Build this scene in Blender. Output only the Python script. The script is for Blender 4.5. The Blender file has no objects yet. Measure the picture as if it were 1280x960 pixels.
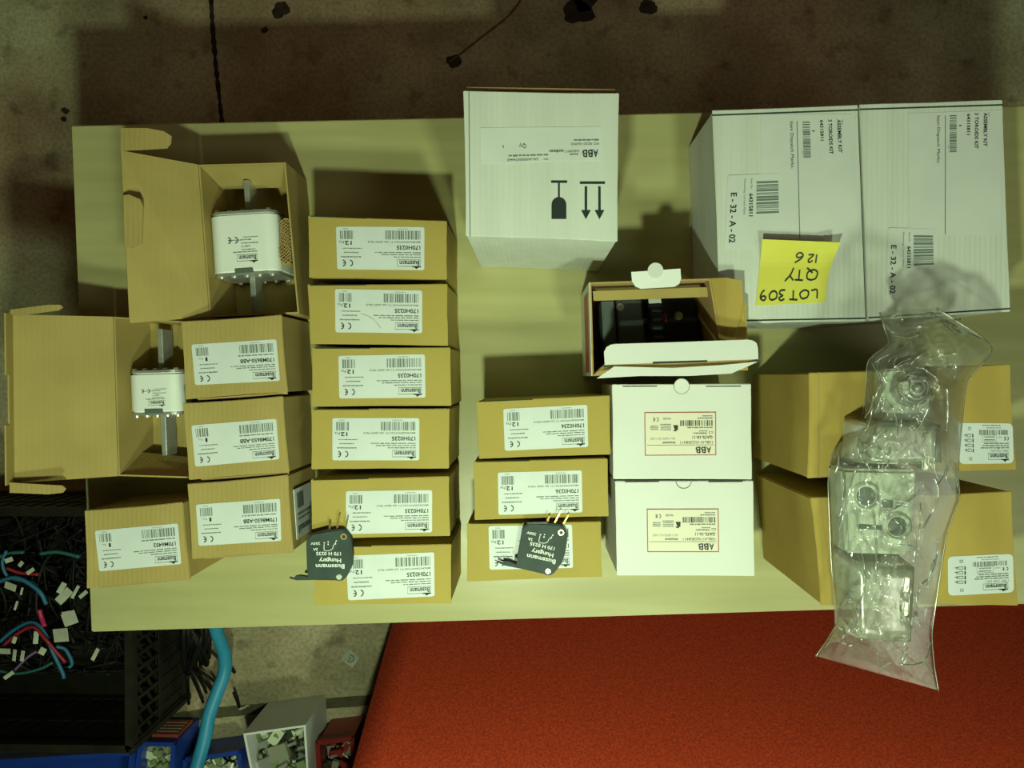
import bpy, bmesh, math, random
from mathutils import Vector, Matrix, noise
random.seed(7)
C = bpy.context.scene.collection
SC = bpy.context.scene
# ------------------------------------------------------------------ camera
T = 0.42                       # height of the bench top above the floor
CAMZ = T + 0.925
F = 961.0                      # focal length in pixels of the 1280 px wide frame
cd = bpy.data.cameras.new('camera'); cam = bpy.data.objects.new('camera', cd); C.objects.link(cam)
cd.sensor_width = 36; cd.lens = F / 1280 * 36; cd.clip_start = 0.01
nad = Vector((25 / F, 10 / F, -1)).normalized()
RQ = nad.rotation_difference(Vector((0, 0, -1)))
cam.location = (0, 0, CAMZ); cam.rotation_mode = 'QUATERNION'; cam.rotation_quaternion = RQ
SC.camera = cam
# ------------------------------------------------------------------ light
SC.view_settings.view_transform = 'Standard'; SC.view_settings.look = 'None'
SC.view_settings.gamma = 1; SC.view_settings.use_curve_mapping = False
SC.view_settings.exposure = 0.0
w = bpy.data.worlds.new('world'); SC.world = w; w.use_nodes = True
w.node_tree.nodes['Background'].inputs[0].default_value = (1.0, 0.74, 0.30, 1)
w.node_tree.nodes['Background'].inputs[1].default_value = 0.008
def area(name, loc, size, power, col, sy=None, aim=(0, 0, T)):
    l = bpy.data.lights.new(name, 'AREA'); l.energy = power; l.color = col; l.size = size
    if sy: l.shape = 'RECTANGLE'; l.size_y = sy
    o = bpy.data.objects.new(name, l); C.objects.link(o); o.location = loc
    o.rotation_euler = (Vector(aim) - Vector(loc)).to_track_quat('-Z', 'Y').to_euler()
    return o
LC = (0.81, 1.0, 0.66)
area('work_lamp', (-0.05, -0.34, T + 0.86), 0.04, 5.7, LC, aim=(-0.05, -0.2, T))
area('ceiling_lamp_east', (0.40, -1.05, 1.45 + T), 0.14, 11, LC)
area('far_floor_fill', (-0.8, 2.4, 1.5 + T), 0.9, 3.6, (1.0, 0.60, 0.28), aim=(-.4, .6, 0))  # added warm fill that brightens the floor behind the bench

area('roof_light_panel', (2.25, -1.05, 4.0), 0.9, 17, (0.97, 1.0, 0.80), sy=1.2, aim=(2.25, -1.05, 0))

# ------------------------------------------------------------------ helpers
def at(px, py, z):
    """the place at height z that the photograph shows at px, py"""
    d = RQ @ Vector(((px - 640) / F, -(py - 480) / F, -1))
    t = (z - CAMZ) / d.z
    return Vector((0, 0, CAMZ)) + d * t
def sc(z): return F / (CAMZ - z)
ORG = {}
def thing(name, label, cat, loc=(0, 0, 0), group=None):
    o = bpy.data.objects.new(name, None); C.objects.link(o); o.location = loc
    o.empty_display_size = 0.02
    o['label'] = label; o['category'] = cat
    if group: o['group'] = group
    ORG[o] = Vector(loc); return o
def obj(name, bm, m, parent=None, smooth=False, origin=None):
    bmesh.ops.recalc_face_normals(bm, faces=bm.faces[:]) if smooth != 'flatprint' else None
    og = ORG[parent] if parent else (Vector(origin) if origin is not None else Vector((0, 0, 0)))
    for v in bm.verts: v.co -= og
    me = bpy.data.meshes.new(name); bm.to_mesh(me); bm.free()
    if isinstance(m, (list, tuple)):
        for q in m: me.materials.append(q)
    else: me.materials.append(m)
    if smooth is True:
        for p in me.polygons: p.use_smooth = True
    o = bpy.data.objects.new(name, me); C.objects.link(o)
    if parent: o.parent = parent
    else: o.location = og
    ORG[o] = og
    return o
def tag(o, label, cat, group=None, kind=None):
    o['label'] = label; o['category'] = cat
    if group: o['group'] = group
    if kind: o['kind'] = kind
    return o
def struct(name, bm, m, parent=None, smooth=False):
    o = obj(name, bm, m, parent, smooth)
    if not parent: o['kind'] = 'structure'
    return o
def B(): return bmesh.new()
def prism(bm, top, bot, mi=0):
    """closed solid between two rings of equal length"""
    n = len(top); a = [bm.verts.new(p) for p in top]; b = [bm.verts.new(p) for p in bot]
    fs = [bm.faces.new(a), bm.faces.new(b[::-1])]
    for i in range(n):
        j = (i + 1) % n
        fs.append(bm.faces.new((a[i], b[i], b[j], a[j])))
    for f in fs: f.material_index = mi
    return fs
def slab(bm, ring, th, up=(0, 0, 1), mi=0):
    u = Vector(up).normalized() * th
    return prism(bm, [Vector(p) for p in ring], [Vector(p) - u for p in ring], mi)
def plate(bm, ring, th, mi=0):
    ring = [Vector(p) for p in ring]
    nrm = (ring[1] - ring[0]).cross(ring[2] - ring[1]).normalized()
    if nrm.z < 0: nrm = -nrm
    return prism(bm, ring, [p - nrm * th for p in ring], mi)
def box(bm, c, s, rot=0, mi=0):
    cx, cy, cz = c; x, y, z = s[0] / 2, s[1] / 2, s[2] / 2
    R = Matrix.Rotation(rot, 3, 'Z')
    pts = [Vector(c) + R @ Vector(p) for p in ((-x, -y, z), (x, -y, z), (x, y, z), (-x, y, z))]
    return prism(bm, pts, [p - Vector((0, 0, s[2])) for p in pts], mi)
def bevel(bm, w=0.0008, seg=2):
    bmesh.ops.recalc_face_normals(bm, faces=bm.faces[:])
    es = [e for e in bm.edges if len(e.link_faces) == 2 and e.calc_face_angle(0) > 0.5]
    bmesh.ops.bevel(bm, geom=es, offset=w, segments=seg, affect='EDGES', clamp_overlap=True)
def ring2(c, r, n=20, a0=0, a1=2 * math.pi, z=0):
    return [Vector((c[0] + r * math.cos(a0 + (a1 - a0) * i / n), c[1] + r * math.sin(a0 + (a1 - a0) * i / n), z)) for i in range(n)]
def cyl(bm, p0, p1, r0, r1=None, n=16, mi=0):
    p0 = Vector(p0); p1 = Vector(p1); r1 = r0 if r1 is None else r1
    d = (p1 - p0).normalized(); a = d.orthogonal().normalized(); b = d.cross(a)
    t = [p1 + (a * math.cos(2 * math.pi * i / n) + b * math.sin(2 * math.pi * i / n)) * r1 for i in range(n)]
    u = [p0 + (a * math.cos(2 * math.pi * i / n) + b * math.sin(2 * math.pi * i / n)) * r0 for i in range(n)]
    return prism(bm, t, u, mi)
def smoothline(pts, k=6):
    P = [Vector(p) for p in pts]; P = [P[0] * 2 - P[1]] + P + [P[-1] * 2 - P[-2]]; out = []
    for i in range(1, len(P) - 2):
        for j in range(k):
            t = j / k; p0, p1, p2, p3 = P[i - 1:i + 3]
            out.append(0.5 * ((2 * p1) + (p2 - p0) * t + (2 * p0 - 5 * p1 + 4 * p2 - p3) * t * t + (3 * p1 - p0 - 3 * p2 + p3) * t ** 3))
    out.append(P[-2]); return out
def tube(bm, pts, r, n=8, k=6, mi=0):
    L = smoothline(pts, k) if k > 1 else [Vector(p) for p in pts]
    rings = []; a = None
    for i, p in enumerate(L):
        d = (L[min(i + 1, len(L) - 1)] - L[max(i - 1, 0)])
        if d.length < 1e-9: d = Vector((1, 0, 0))
        d.normalize()
        a = d.orthogonal().normalized() if a is None else (a - d * a.dot(d)).normalized()
        b = d.cross(a)
        rings.append([bm.verts.new(p + (a * math.cos(2 * math.pi * q / n) + b * math.sin(2 * math.pi * q / n)) * r) for q in range(n)])
    for i in range(len(rings) - 1):
        for q in range(n):
            s = (q + 1) % n
            f = bm.faces.new((rings[i][q], rings[i][s], rings[i + 1][s], rings[i + 1][q])); f.material_index = mi; f.smooth = True
    bm.faces.new(rings[0][::-1]).material_index = mi; bm.faces.new(rings[-1]).material_index = mi
def dup(root, loc, rotz, label):
    r = root.copy(); C.objects.link(r); r.location = loc; r.rotation_euler = (0, 0, rotz); r['label'] = label
    for ch in list(root.children):
        c = ch.copy(); C.objects.link(c); c.parent = r
        for g in ch.children:
            d = g.copy(); C.objects.link(d); d.parent = c
    return r

# ------------------------------------------------------------------ materials
def newmat(name):
    m = bpy.data.materials.new(name); m.use_nodes = True
    return m, m.node_tree, m.node_tree.nodes['Principled BSDF']
def N(t, k, **kw):
    n = t.nodes.new(k)
    for a, v in kw.items(): setattr(n, a, v)
    return n
def noise_mat(name, c1, c2, scale=8, stretch=(1, 1, 1), rough=0.7, bump=0.1, bscale=200, detail=4, spec=0.3, metal=0, lo=0.35, hi=0.65, wave=None):
    m, t, p = newmat(name)
    tc = N(t, 'ShaderNodeTexCoord'); mp = N(t, 'ShaderNodeMapping'); mp.inputs['Scale'].default_value = stretch
    t.links.new(tc.outputs['Object'], mp.inputs[0])
    n = N(t, 'ShaderNodeTexNoise'); n.inputs['Scale'].default_value = scale; n.inputs['Detail'].default_value = detail
    t.links.new(mp.outputs[0], n.inputs['Vector'])
    r = N(t, 'ShaderNodeValToRGB'); r.color_ramp.elements[0].position = lo; r.color_ramp.elements[1].position = hi
    r.color_ramp.elements[0].color = (*c1, 1); r.color_ramp.elements[1].color = (*c2, 1)
    t.links.new(n.outputs[0], r.inputs[0]); t.links.new(r.outputs[0], p.inputs['Base Color'])
    p.inputs['Roughness'].default_value = rough; p.inputs['Specular IOR Level'].default_value = spec; p.inputs['Metallic'].default_value = metal
    if bump:
        b = N(t, 'ShaderNodeBump'); b.inputs['Strength'].default_value = bump; b.inputs['Distance'].default_value = 0.0008
        if wave:
            w_ = N(t, 'ShaderNodeTexWave', bands_direction=wave); w_.inputs['Scale'].default_value = 60; w_.inputs['Distortion'].default_value = 1.5
            t.links.new(tc.outputs['Object'], w_.inputs['Vector']); t.links.new(w_.outputs[0], b.inputs['Height'])
        else:
            n2 = N(t, 'ShaderNodeTexNoise'); n2.inputs['Scale'].default_value = bscale
            t.links.new(tc.outputs['Object'], n2.inputs['Vector']); t.links.new(n2.outputs[0], b.inputs['Height'])
        t.links.new(b.outputs[0], p.inputs['Normal'])
    return m
def flat(name, c, rough=0.6, metal=0, spec=0.3):
    m, t, p = newmat(name); p.inputs['Base Color'].default_value = (*c, 1)
    p.inputs['Roughness'].default_value = rough; p.inputs['Metallic'].default_value = metal; p.inputs['Specular IOR Level'].default_value = spec
    return m
CARD = noise_mat('cardboard', (0.375, 0.29, 0.095), (0.43, 0.335, 0.115), 14, rough=0.85, bump=0.18, wave='X', spec=0.15)
CARDF = noise_mat('cardboard_smooth', (0.39, 0.30, 0.072), (0.44, 0.345, 0.086), 9, rough=0.75, bump=0.12, bscale=400, spec=0.2)
CARDR = noise_mat('cardboard_reddish', (0.38, 0.275, 0.065), (0.46, 0.34, 0.085), 7, stretch=(3, 1, 1), rough=0.8, bump=0.1, spec=0.2)
EDGE = flat('cardboard_cut_edge', (0.42, 0.29, 0.11), 0.9)
WCARD = noise_mat('white_carton', (0.68, 0.70, 0.66), (0.73, 0.75, 0.71), 6, rough=0.55, bump=0.05, spec=0.3)
WCORR = noise_mat('white_corrugated', (0.60, 0.64, 0.57), (0.66, 0.70, 0.63), 30, stretch=(1.6, .12, 1), rough=0.6, bump=0.25, wave='X', spec=0.25)
PAPER = noise_mat('label_paper', (0.60, 0.65, 0.64), (0.66, 0.71, 0.70), 20, rough=0.5, bump=0.02, spec=0.3)
FILM = noise_mat('label_film', (0.64, 0.68, 0.64), (0.69, 0.73, 0.68), 20, rough=0.32, bump=0.02, spec=0.4)
CREAM = flat('cream_print_ground', (0.76, 0.72, 0.58), 0.5)
INK = flat('black_ink', (0.025, 0.035, 0.03), 0.5)
GREY = flat('grey_ink', (0.16, 0.20, 0.17), 0.6)
LGREY = flat('pale_grey_ink', (0.34, 0.38, 0.34), 0.6)
REDINK = flat('red_ink', (0.38, 0.09, 0.06), 0.6)
WINK = flat('white_ink', (0.75, 0.8, 0.75), 0.6)
SEAM = flat('seam_green_black', (0.03, 0.05, 0.03), 0.9)
WOOD = noise_mat('maple_laminate', (0.40, 0.385, 0.17), (0.465, 0.45, 0.205), 5, stretch=(.8, 9, 1), rough=0.33, bump=0.02, bscale=300, detail=6, spec=0.4)
WEDGE = noise_mat('laminate_edge', (0.50, 0.40, 0.22), (0.60, 0.50, 0.28), 10, stretch=(.5, 1, 20), rough=0.5)
METAL = noise_mat('dull_silver', (0.50, 0.53, 0.46), (0.68, 0.70, 0.62), 40, rough=0.35, bump=0.03, metal=0.7)
STEEL = flat('steel', (0.5, 0.52, 0.46), 0.45, 0.8)
BRASS = flat('brass', (0.75, 0.52, 0.18), 0.3, 0.9)
CERAM = noise_mat('white_ceramic', (0.76, 0.81, 0.76), (0.80, 0.85, 0.80), 10, rough=0.4, bump=0.01)
BLACKP = noise_mat('dark_plastic', (0.030, 0.050, 0.042), (0.042, 0.066, 0.055), 60, rough=0.6, bump=0.05, spec=0.25)
DEVICE = flat('device_black', (0.012, 0.012, 0.012), 0.4)
DEVGREY = flat('device_grey', (0.10, 0.13, 0.11), 0.5)
YELLOW = noise_mat('sticky_note_yellow', (0.66, 0.63, 0.085), (0.72, 0.69, 0.11), 12, rough=0.7, bump=0.02)
CRATE = noise_mat('crate_black', (0.010, 0.010, 0.006), (0.018, 0.017, 0.010), 30, rough=0.5, bump=0.1)
TANGLE = flat('black_cable', (0.006, 0.006, 0.005), 0.6)
BLUE = noise_mat('bin_blue', (0.010, 0.040, 0.26), (0.014, 0.055, 0.33), 12, rough=0.35, bump=0.02, spec=0.5)
REDB = noise_mat('bin_red', (0.22, 0.015, 0.01), (0.28, 0.02, 0.015), 12, rough=0.4, bump=0.02, spec=0.5)
HOSE = noise_mat('hose_blue', (0.02, 0.22, 0.38), (0.04, 0.30, 0.48), 20, stretch=(1, 1, 1), rough=0.4, bump=0.05)
# red felt
RED, t, p = newmat('red_felt')
tc = N(t, 'ShaderNodeTexCoord'); n = N(t, 'ShaderNodeTexNoise'); n.inputs['Scale'].default_value = 330; n.inputs['Detail'].default_value = 3
t.links.new(tc.outputs['Object'], n.inputs['Vector'])
r = N(t, 'ShaderNodeValToRGB'); r.color_ramp.elements[0].position = .35; r.color_ramp.elements[1].position = .7
r.color_ramp.elements[0].color = (0.34, 0.024, 0.003, 1); r.color_ramp.elements[1].color = (0.62, 0.055, 0.006, 1)
t.links.new(n.outputs[0], r.inputs[0]); t.links.new(r.outputs[0], p.inputs['Base Color'])
b_ = N(t, 'ShaderNodeBump'); b_.inputs['Strength'].default_value = .5; b_.inputs['Distance'].default_value = .001
t.links.new(n.outputs[0], b_.inputs['Height']); t.links.new(b_.outputs[0], p.inputs['Normal']); p.inputs['Roughness'].default_value = .85
# concrete
FLOOR, t, p = newmat('stained_concrete')
tc = N(t, 'ShaderNodeTexCoord')
def nz(s, d, vec=None):
    q = N(t, 'ShaderNodeTexNoise'); q.inputs['Scale'].default_value = s; q.inputs['Detail'].default_value = d
    t.links.new(tc.outputs['Object'], q.inputs['Vector']); return q
def ramp(src, a, b, ca, cb):
    q = N(t, 'ShaderNodeValToRGB'); q.color_ramp.elements[0].position = a; q.color_ramp.elements[1].position = b
    q.color_ramp.elements[0].color = (*ca, 1); q.color_ramp.elements[1].color = (*cb, 1); t.links.new(src, q.inputs[0]); return q
def mulc(a, b, fac=1.0):
    q = N(t, 'ShaderNodeMix', data_type='RGBA', blend_type='MULTIPLY'); q.inputs[0].default_value = fac
    t.links.new(a, q.inputs[6]); t.links.new(b, q.inputs[7]); return q.outputs[2]
base = ramp(nz(2.6, 3).outputs[0], .38, .62, (0.42, 0.33, 0.20), (0.40, 0.40, 0.24))
fine = ramp(nz(160, 6).outputs[0], .32, .6, (.74, .71, .68), (1.05, 1.05, 1.05))
spot = ramp(nz(22, 5).outputs[0], .30, .42, (.45, .40, .35), (1, 1, 1))
blot = ramp(nz(7, 4).outputs[0], .35, .6, (.72, .68, .62), (1.1, 1.1, 1.1))
c_ = mulc(mulc(mulc(base.outputs[0], fine.outputs[0]), spot.outputs[0], .7), blot.outputs[0])
t.links.new(c_, p.inputs['Base Color']); p.inputs['Roughness'].default_value = .8
b_ = N(t, 'ShaderNodeBump'); b_.inputs['Strength'].default_value = .3; b_.inputs['Distance'].default_value = .002
t.links.new(fine.outputs[0], b_.inputs['Height']); t.links.new(b_.outputs[0], p.inputs['Normal'])
def clearmat(name, tint, gl, diff, rough):
    m = bpy.data.materials.new(name); m.use_nodes = True; t = m.node_tree; t.nodes.clear()
    o = N(t, 'ShaderNodeOutputMaterial'); tr = N(t, 'ShaderNodeBsdfTransparent'); tr.inputs[0].default_value = (*tint, 1)
    g = N(t, 'ShaderNodeBsdfGlossy'); g.inputs['Roughness'].default_value = rough
    d = N(t, 'ShaderNodeBsdfDiffuse'); d.inputs[0].default_value = (.75, .78, .70, 1)
    lw = N(t, 'ShaderNodeLayerWeight'); lw.inputs[0].default_value = .35
    mm = N(t, 'ShaderNodeMath', operation='MULTIPLY_ADD'); mm.inputs[1].default_value = .55; mm.inputs[2].default_value = gl
    t.links.new(lw.outputs['Fresnel'], mm.inputs[0])
    m1 = N(t, 'ShaderNodeMixShader'); m1.inputs[0].default_value = diff
    t.links.new(tr.outputs[0], m1.inputs[1]); t.links.new(d.outputs[0], m1.inputs[2])
    m2 = N(t, 'ShaderNodeMixShader'); t.links.new(mm.outputs[0], m2.inputs[0])
    t.links.new(m1.outputs[0], m2.inputs[1]); t.links.new(g.outputs[0], m2.inputs[2]); t.links.new(m2.outputs[0], o.inputs[0])
    return m
BAG = clearmat('clear_polythene', (.95, .97, .91), .06, .10, .16)
FOLD = clearmat('polythene_fold', (.95, .97, .9), .25, .38, .22)
CLEARP = clearmat('clear_moulded_plastic', (.9, .94, .86), .22, .48, .22)
GREYP = noise_mat('pale_grey_plastic', (0.56, 0.62, 0.52), (0.62, 0.68, 0.57), 14, rough=0.3, bump=0.02, spec=0.5)
# ------------------------------------------------------------------ printing
TXT = {}
def glyphs(s, bold):
    k = (s, bold)
    if k in TXT: return TXT[k]
    cu = bpy.data.curves.new('t', 'FONT'); cu.body = s; cu.size = 1; cu.resolution_u = 2; cu.offset = 0.022 if bold else 0.0
    o = bpy.data.objects.new('t', cu); C.objects.link(o)
    bpy.context.view_layer.update()
    me = bpy.data.meshes.new_from_object(o.evaluated_get(bpy.context.evaluated_depsgraph_get()))
    vs = [(v.co.x, v.co.y) for v in me.vertices]; fs = [tuple(p.vertices) for p in me.polygons]
    bpy.data.objects.remove(o); bpy.data.curves.remove(cu); bpy.data.meshes.remove(me)
    x0 = min(v[0] for v in vs); x1 = max(v[0] for v in vs); y0 = min(v[1] for v in vs); y1 = max(v[1] for v in vs)
    TXT[k] = ([((x - x0) / (x1 - x0 or 1), (y - y0) / (y1 - y0 or 1)) for x, y in vs], fs)
    return TXT[k]
class Print:
    """flat printing laid out in reading coordinates (u right, v up) of a quad"""
    def __init__(s, quad, lift=0.00045):
        s.q = [Vector(p) for p in quad]; s.bm = B()
        n = (s.q[1] - s.q[0]).cross(s.q[3] - s.q[0]).normalized(); s.n = n if (n.z > 0 or abs(n.z) < .3) else -n; s.l = lift
    def P(s, u, v):
        a, b, c, d = s.q
        return (a * (1 - u) * (1 - v) + b * u * (1 - v) + c * u * v + d * (1 - u) * v) + s.n * s.l
    def poly(s, pts, mi=0):
        f = s.bm.faces.new([s.bm.verts.new(s.P(*p)) for p in pts]); f.material_index = mi
    def rect(s, u0, v0, u1, v1, mi=0): s.poly([(u0, v0), (u1, v0), (u1, v1), (u0, v1)], mi)
    def frame(s, u0, v0, u1, v1, tu, tv, mi=0):
        s.rect(u0, v0, u1, v0 + tv, mi); s.rect(u0, v1 - tv, u1, v1, mi); s.rect(u0, v0 + tv, u0 + tu, v1 - tv, mi); s.rect(u1 - tu, v0 + tv, u1, v1 - tv, mi)
    def text(s, st, u0, v0, u1, v1, bold=False, mi=0):
        vs, fs = glyphs(st, bold)
        vv = [s.bm.verts.new(s.P(u0 + (u1 - u0) * x, v0 + (v1 - v0) * y)) for x, y in vs]
        for f in fs:
            try: s.bm.faces.new([vv[i] for i in f]).material_index = mi
            except ValueError: pass
    def bars(s, u0, v0, u1, v1, n=40, seed=1, mi=0, vert=False):
        R = random.Random(seed); x = 0; k = []
        while x < n:
            w_ = R.choice((1, 1, 2, 3)); g = R.choice((1, 1, 2)); k.append((x, x + w_)); x += w_ + g
        m = k[-1][1]
        for a, b in k: s.rect(u0 + (u1 - u0) * a / m, v0, u0 + (u1 - u0) * b / m, v1, mi)
    def words(s, u0, v, u1, h, seed=1, mi=0):
        """a line too small to read: short dashes"""
        R = random.Random(seed); x = u0; wmin = (u1 - u0) * .08
        while x < u1 - wmin * .5:
            e = min(u1, x + wmin * R.uniform(.8, 2.4)); y = x
            s.rect(x, v, e, v + h * R.uniform(.75, 1), mi); x = e + wmin * .3
    def stroke(s, pts, w, mi=0):
        L = smoothline([Vector((a, b, 0)) for a, b in pts], 5)
        asp = (s.q[1] - s.q[0]).length / max((s.q[3] - s.q[0]).length, 1e-6)
        a = []; b = []
        for i, p in enumerate(L):
            d = L[min(i + 1, len(L) - 1)] - L[max(i - 1, 0)]; d = Vector((d.x * asp, d.y, 0))
            if d.length < 1e-9: d = Vector((1, 0, 0))
            d.normalize(); nn = Vector((-d.y / asp, d.x, 0)) * w
            a.append(p + nn); b.append(p - nn)
        for i in range(len(L) - 1):
            s.poly([(a[i].x, a[i].y), (a[i + 1].x, a[i + 1].y), (b[i + 1].x, b[i + 1].y), (b[i].x, b[i].y)], mi)
    def ce(s, u0, v0, u1, v1, mi=0):
        asp = (s.q[1] - s.q[0]).length / (s.q[3] - s.q[0]).length
        for k in (0, 1):
            r = (v1 - v0) / 2; ru = r / asp; cx = u0 + ru + k * (u1 - u0 - ru); cy = (v0 + v1) / 2; n = 14; th = .3
            for i in range(n):
                a0 = math.radians(95 + 170 * i / n); a1 = math.radians(95 + 170 * (i + 1) / n)
                s.poly([(cx + ru * math.cos(a0), cy + r * math.sin(a0)), (cx + ru * math.cos(a1), cy + r * math.sin(a1)),
                        (cx + ru * (1 - th) * math.cos(a1), cy + r * (1 - th) * math.sin(a1)), (cx + ru * (1 - th) * math.cos(a0), cy + r * (1 - th) * math.sin(a0))], mi)
            if k: s.rect(cx - ru * .9, cy - r * .15, cx - ru * .1, cy + r * .15, mi)
    def done(s, mats, parent, name='printing'):
        for f in s.bm.faces:
            f.normal_update()
            if f.normal.dot(s.n) < 0: f.normal_flip()
        return obj(name, s.bm, mats, parent, smooth='flatprint')
def quadz(pts, z): return [at(x, y, z) for x, y in pts]
def reading(q, rot=180):
    """q = image TL,TR,BR,BL -> reading BL,BR,TR,TL"""
    TL, TR, BR, BL = q
    return [TR, TL, BL, BR] if rot == 180 else [TL, BL, BR, TR]
def sticker(parent, q, mat, name='label', th=0.0002, rnd=0.0025):
    """thin sheet with rounded corners on the quad q"""
    c = sum(q, Vector()) / 4; ring = []
    for i in range(4):
        p = q[i]; a = (q[i - 1] - p).normalized() * rnd; b = (q[(i + 1) % 4] - p).normalized() * rnd
        for k in range(5):
            t_ = k / 4; ring.append(p + a * (1 - t_) ** 2 + b * t_ ** 2)
    bm = B(); n = (q[1] - q[0]).cross(q[3] - q[0]).normalized()
    if n.z < -0.3: n = -n
    prism(bm, [p_ + n * th for p_ in ring], [p_ for p_ in ring])
    return obj(name, bm, mat, parent)
PM = [INK, GREY, LGREY, REDINK, CREAM, BRASS]
def buss_logo(P, u0, v0, u1, v1):
    h = v1 - v0; P.frame(u0, v0, u1, v0 + h * .78, (u1 - u0) * .015, h * .05, 1)
    P.text('Bussmann', u0 + (u1 - u0) * .06, v0 + h * .12, u1 - (u1 - u0) * .10, v0 + h * .66, True)
    P.poly([(u0 + (u1 - u0) * .02, v0 + h * .74), (u0 + (u1 - u0) * .20, v0 + h * 1.05), (u0 + (u1 - u0) * .30, v0 + h * .74)])
    P.rect(u0 + (u1 - u0) * .0, v0 + h * .72, u0 + (u1 - u0) * .36, v0 + h * .84)
def buss_label(parent, q, part, line, pcs, seed, fuse=False):
    rq = reading(q); lb = sticker(parent, q, PAPER)
    P = Print(rq)
    buss_logo(P, .04, .76, .31, .97)
    P.words(.04, .695, .36, .022, seed + 1, 1); P.words(.04, .64, .50, .022, seed + 2, 1); P.words(.04, .59, .56, .022, seed + 3, 1)
    P.text(part, .045, .435, .045 + (.27 if len(part) < 9 else .40), .535, True)
    if line: P.text(line, .045, .335, .64, .375, True, 1)
    else: P.words(.05, .34, .46, .03, seed + 4, 1)
    P.bars(.045, .09, .44, .295, 62, seed, 1); P.words(.19, .045, .31, .02, seed + 5, 2)
    P.ce(.815, .775, .935, .93)
    P.words(.72, .695, .955, .028, seed + 6, 1); P.words(.75, .595, .92, .025, seed + 7, 1); P.words(.71, .50, .93, .022, seed + 8, 1)
    if pcs == '12': P.text('12', .825, .335, .905, .43, True); P.text('Pcs', .915, .335, .97, .395)
    else: P.text('1', .825, .335, .85, .43, True); P.text('Pcs', .88, .34, .93, .39, False, 1)
    P.bars(.81, .095, .955, .295, 24, seed + 9, 1); P.words(.86, .045, .92, .02, seed, 2)
    P.done(PM, lb)
    return lb
# ------------------------------------------------------------------ setting: floor
bm = B(); prism(bm, [Vector(p) for p in ((-4, -4, 0), (4, -4, 0), (4, 4, 0), (-4, 4, 0))], [Vector(p) for p in ((-4, -4, -.1), (4, -4, -.1), (4, 4, -.1), (-4, 4, -.1))])
floor = struct('floor', bm, FLOOR)
def strip(pts, wd, name, m, z=0.0012, jitter=0.0):
    bm = B(); L = [at(x, y, 0) for x, y in pts]; LL = smoothline(L, 40)
    a = []; b = []
    for i, p_ in enumerate(LL):
        d = (LL[min(i + 1, len(LL) - 1)] - LL[max(i - 1, 0)]).normalized(); nn = Vector((-d.y, d.x, 0))
        j = 1 + jitter * noise.noise(p_ * 110)
        a.append(p_ + nn * wd * j); b.append(p_ - nn * wd * j)
    ring = a + b[::-1]
    for q in ring: q.z = z
    prism(bm, ring, [Vector((q.x, q.y, -.002)) for q in ring])
    return obj(name, bm, m, floor)
JOINT = noise_mat('joint_dirt', (0.008, 0.006, 0.004), (0.04, 0.028, 0.016), 90, rough=.9)
strip([(262, -60), (264, 0), (268, 60), (273, 110), (279, 165), (284, 215), (290, 300)], .0036, 'floor_joint', JOINT, jitter=.7)
strip([(-200, 935), (60, 915), (200, 899), (300, 888), (450, 876), (800, 850)], .009, 'painted_line', noise_mat('dark_paint', (0.07, 0.065, 0.03), (0.10, 0.09, 0.045), 60, rough=.8), jitter=.2)
strip([(668, -30), (640, 15), (600, 48), (562, 78)], .0014, 'scratch', noise_mat('scratch', (0.12, 0.06, 0.03), (0.16, 0.08, 0.04), 60), jitter=.8)
STAIN = noise_mat('oil_stain', (0.02, 0.014, 0.010), (0.045, 0.03, 0.02), 60, rough=.7)
for i, (x, y, rr) in enumerate(((567, 77, .011), (722, 12, .020), (732, 2, .017), (811, 8, .012), (352, 12, .013), (331, 37, .005), (82, 139, .006), (80, 149, .004), (182, 22, .003))):
    c0 = at(x, y, 0); bm = B(); ring = []
    for k in range(26):
        a = k / 26 * 6.283; r_ = rr * (1 + .55 * noise.noise(Vector((math.cos(a) * .9 + i * 9, math.sin(a) * .9, 0))) + .25 * noise.noise(Vector((math.cos(a) * 3 + i, math.sin(a) * 3, 4))))
        ring.append(Vector((c0.x + r_ * math.cos(a) * 1.25, c0.y + r_ * math.sin(a), .001)))
    prism(bm, ring, [Vector((q.x, q.y, -.001)) for q in ring]); obj('stain', bm, STAIN, floor)
# ------------------------------------------------------------------ work bench
tl, bl = at(89, 157, T), at(114, 790, T)
tr, br = at(1420, 129, T), at(1420, 751, T)
bench = thing('workbench', 'pale maple laminate bench top on which all the cartons stand', 'table', ((tl.x + br.x) / 2, (tl.y + br.y) / 2, 0))
bm = B(); slab(bm, [bl, br, tr, tl], .025); bevel(bm, .0012); obj('bench_top', bm, WOOD, bench)
for fx, fy in ((.05, .1), (.94, .1), (.05, .9), (.94, .9)):
    q = bl.lerp(br, fx).lerp(tl.lerp(tr, fx), fy); bm = B(); box(bm, (q.x, q.y, (T - .025) / 2), (.04, .04, T - .025)); bevel(bm, .002)
    obj('leg', bm, METAL, bench)
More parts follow.
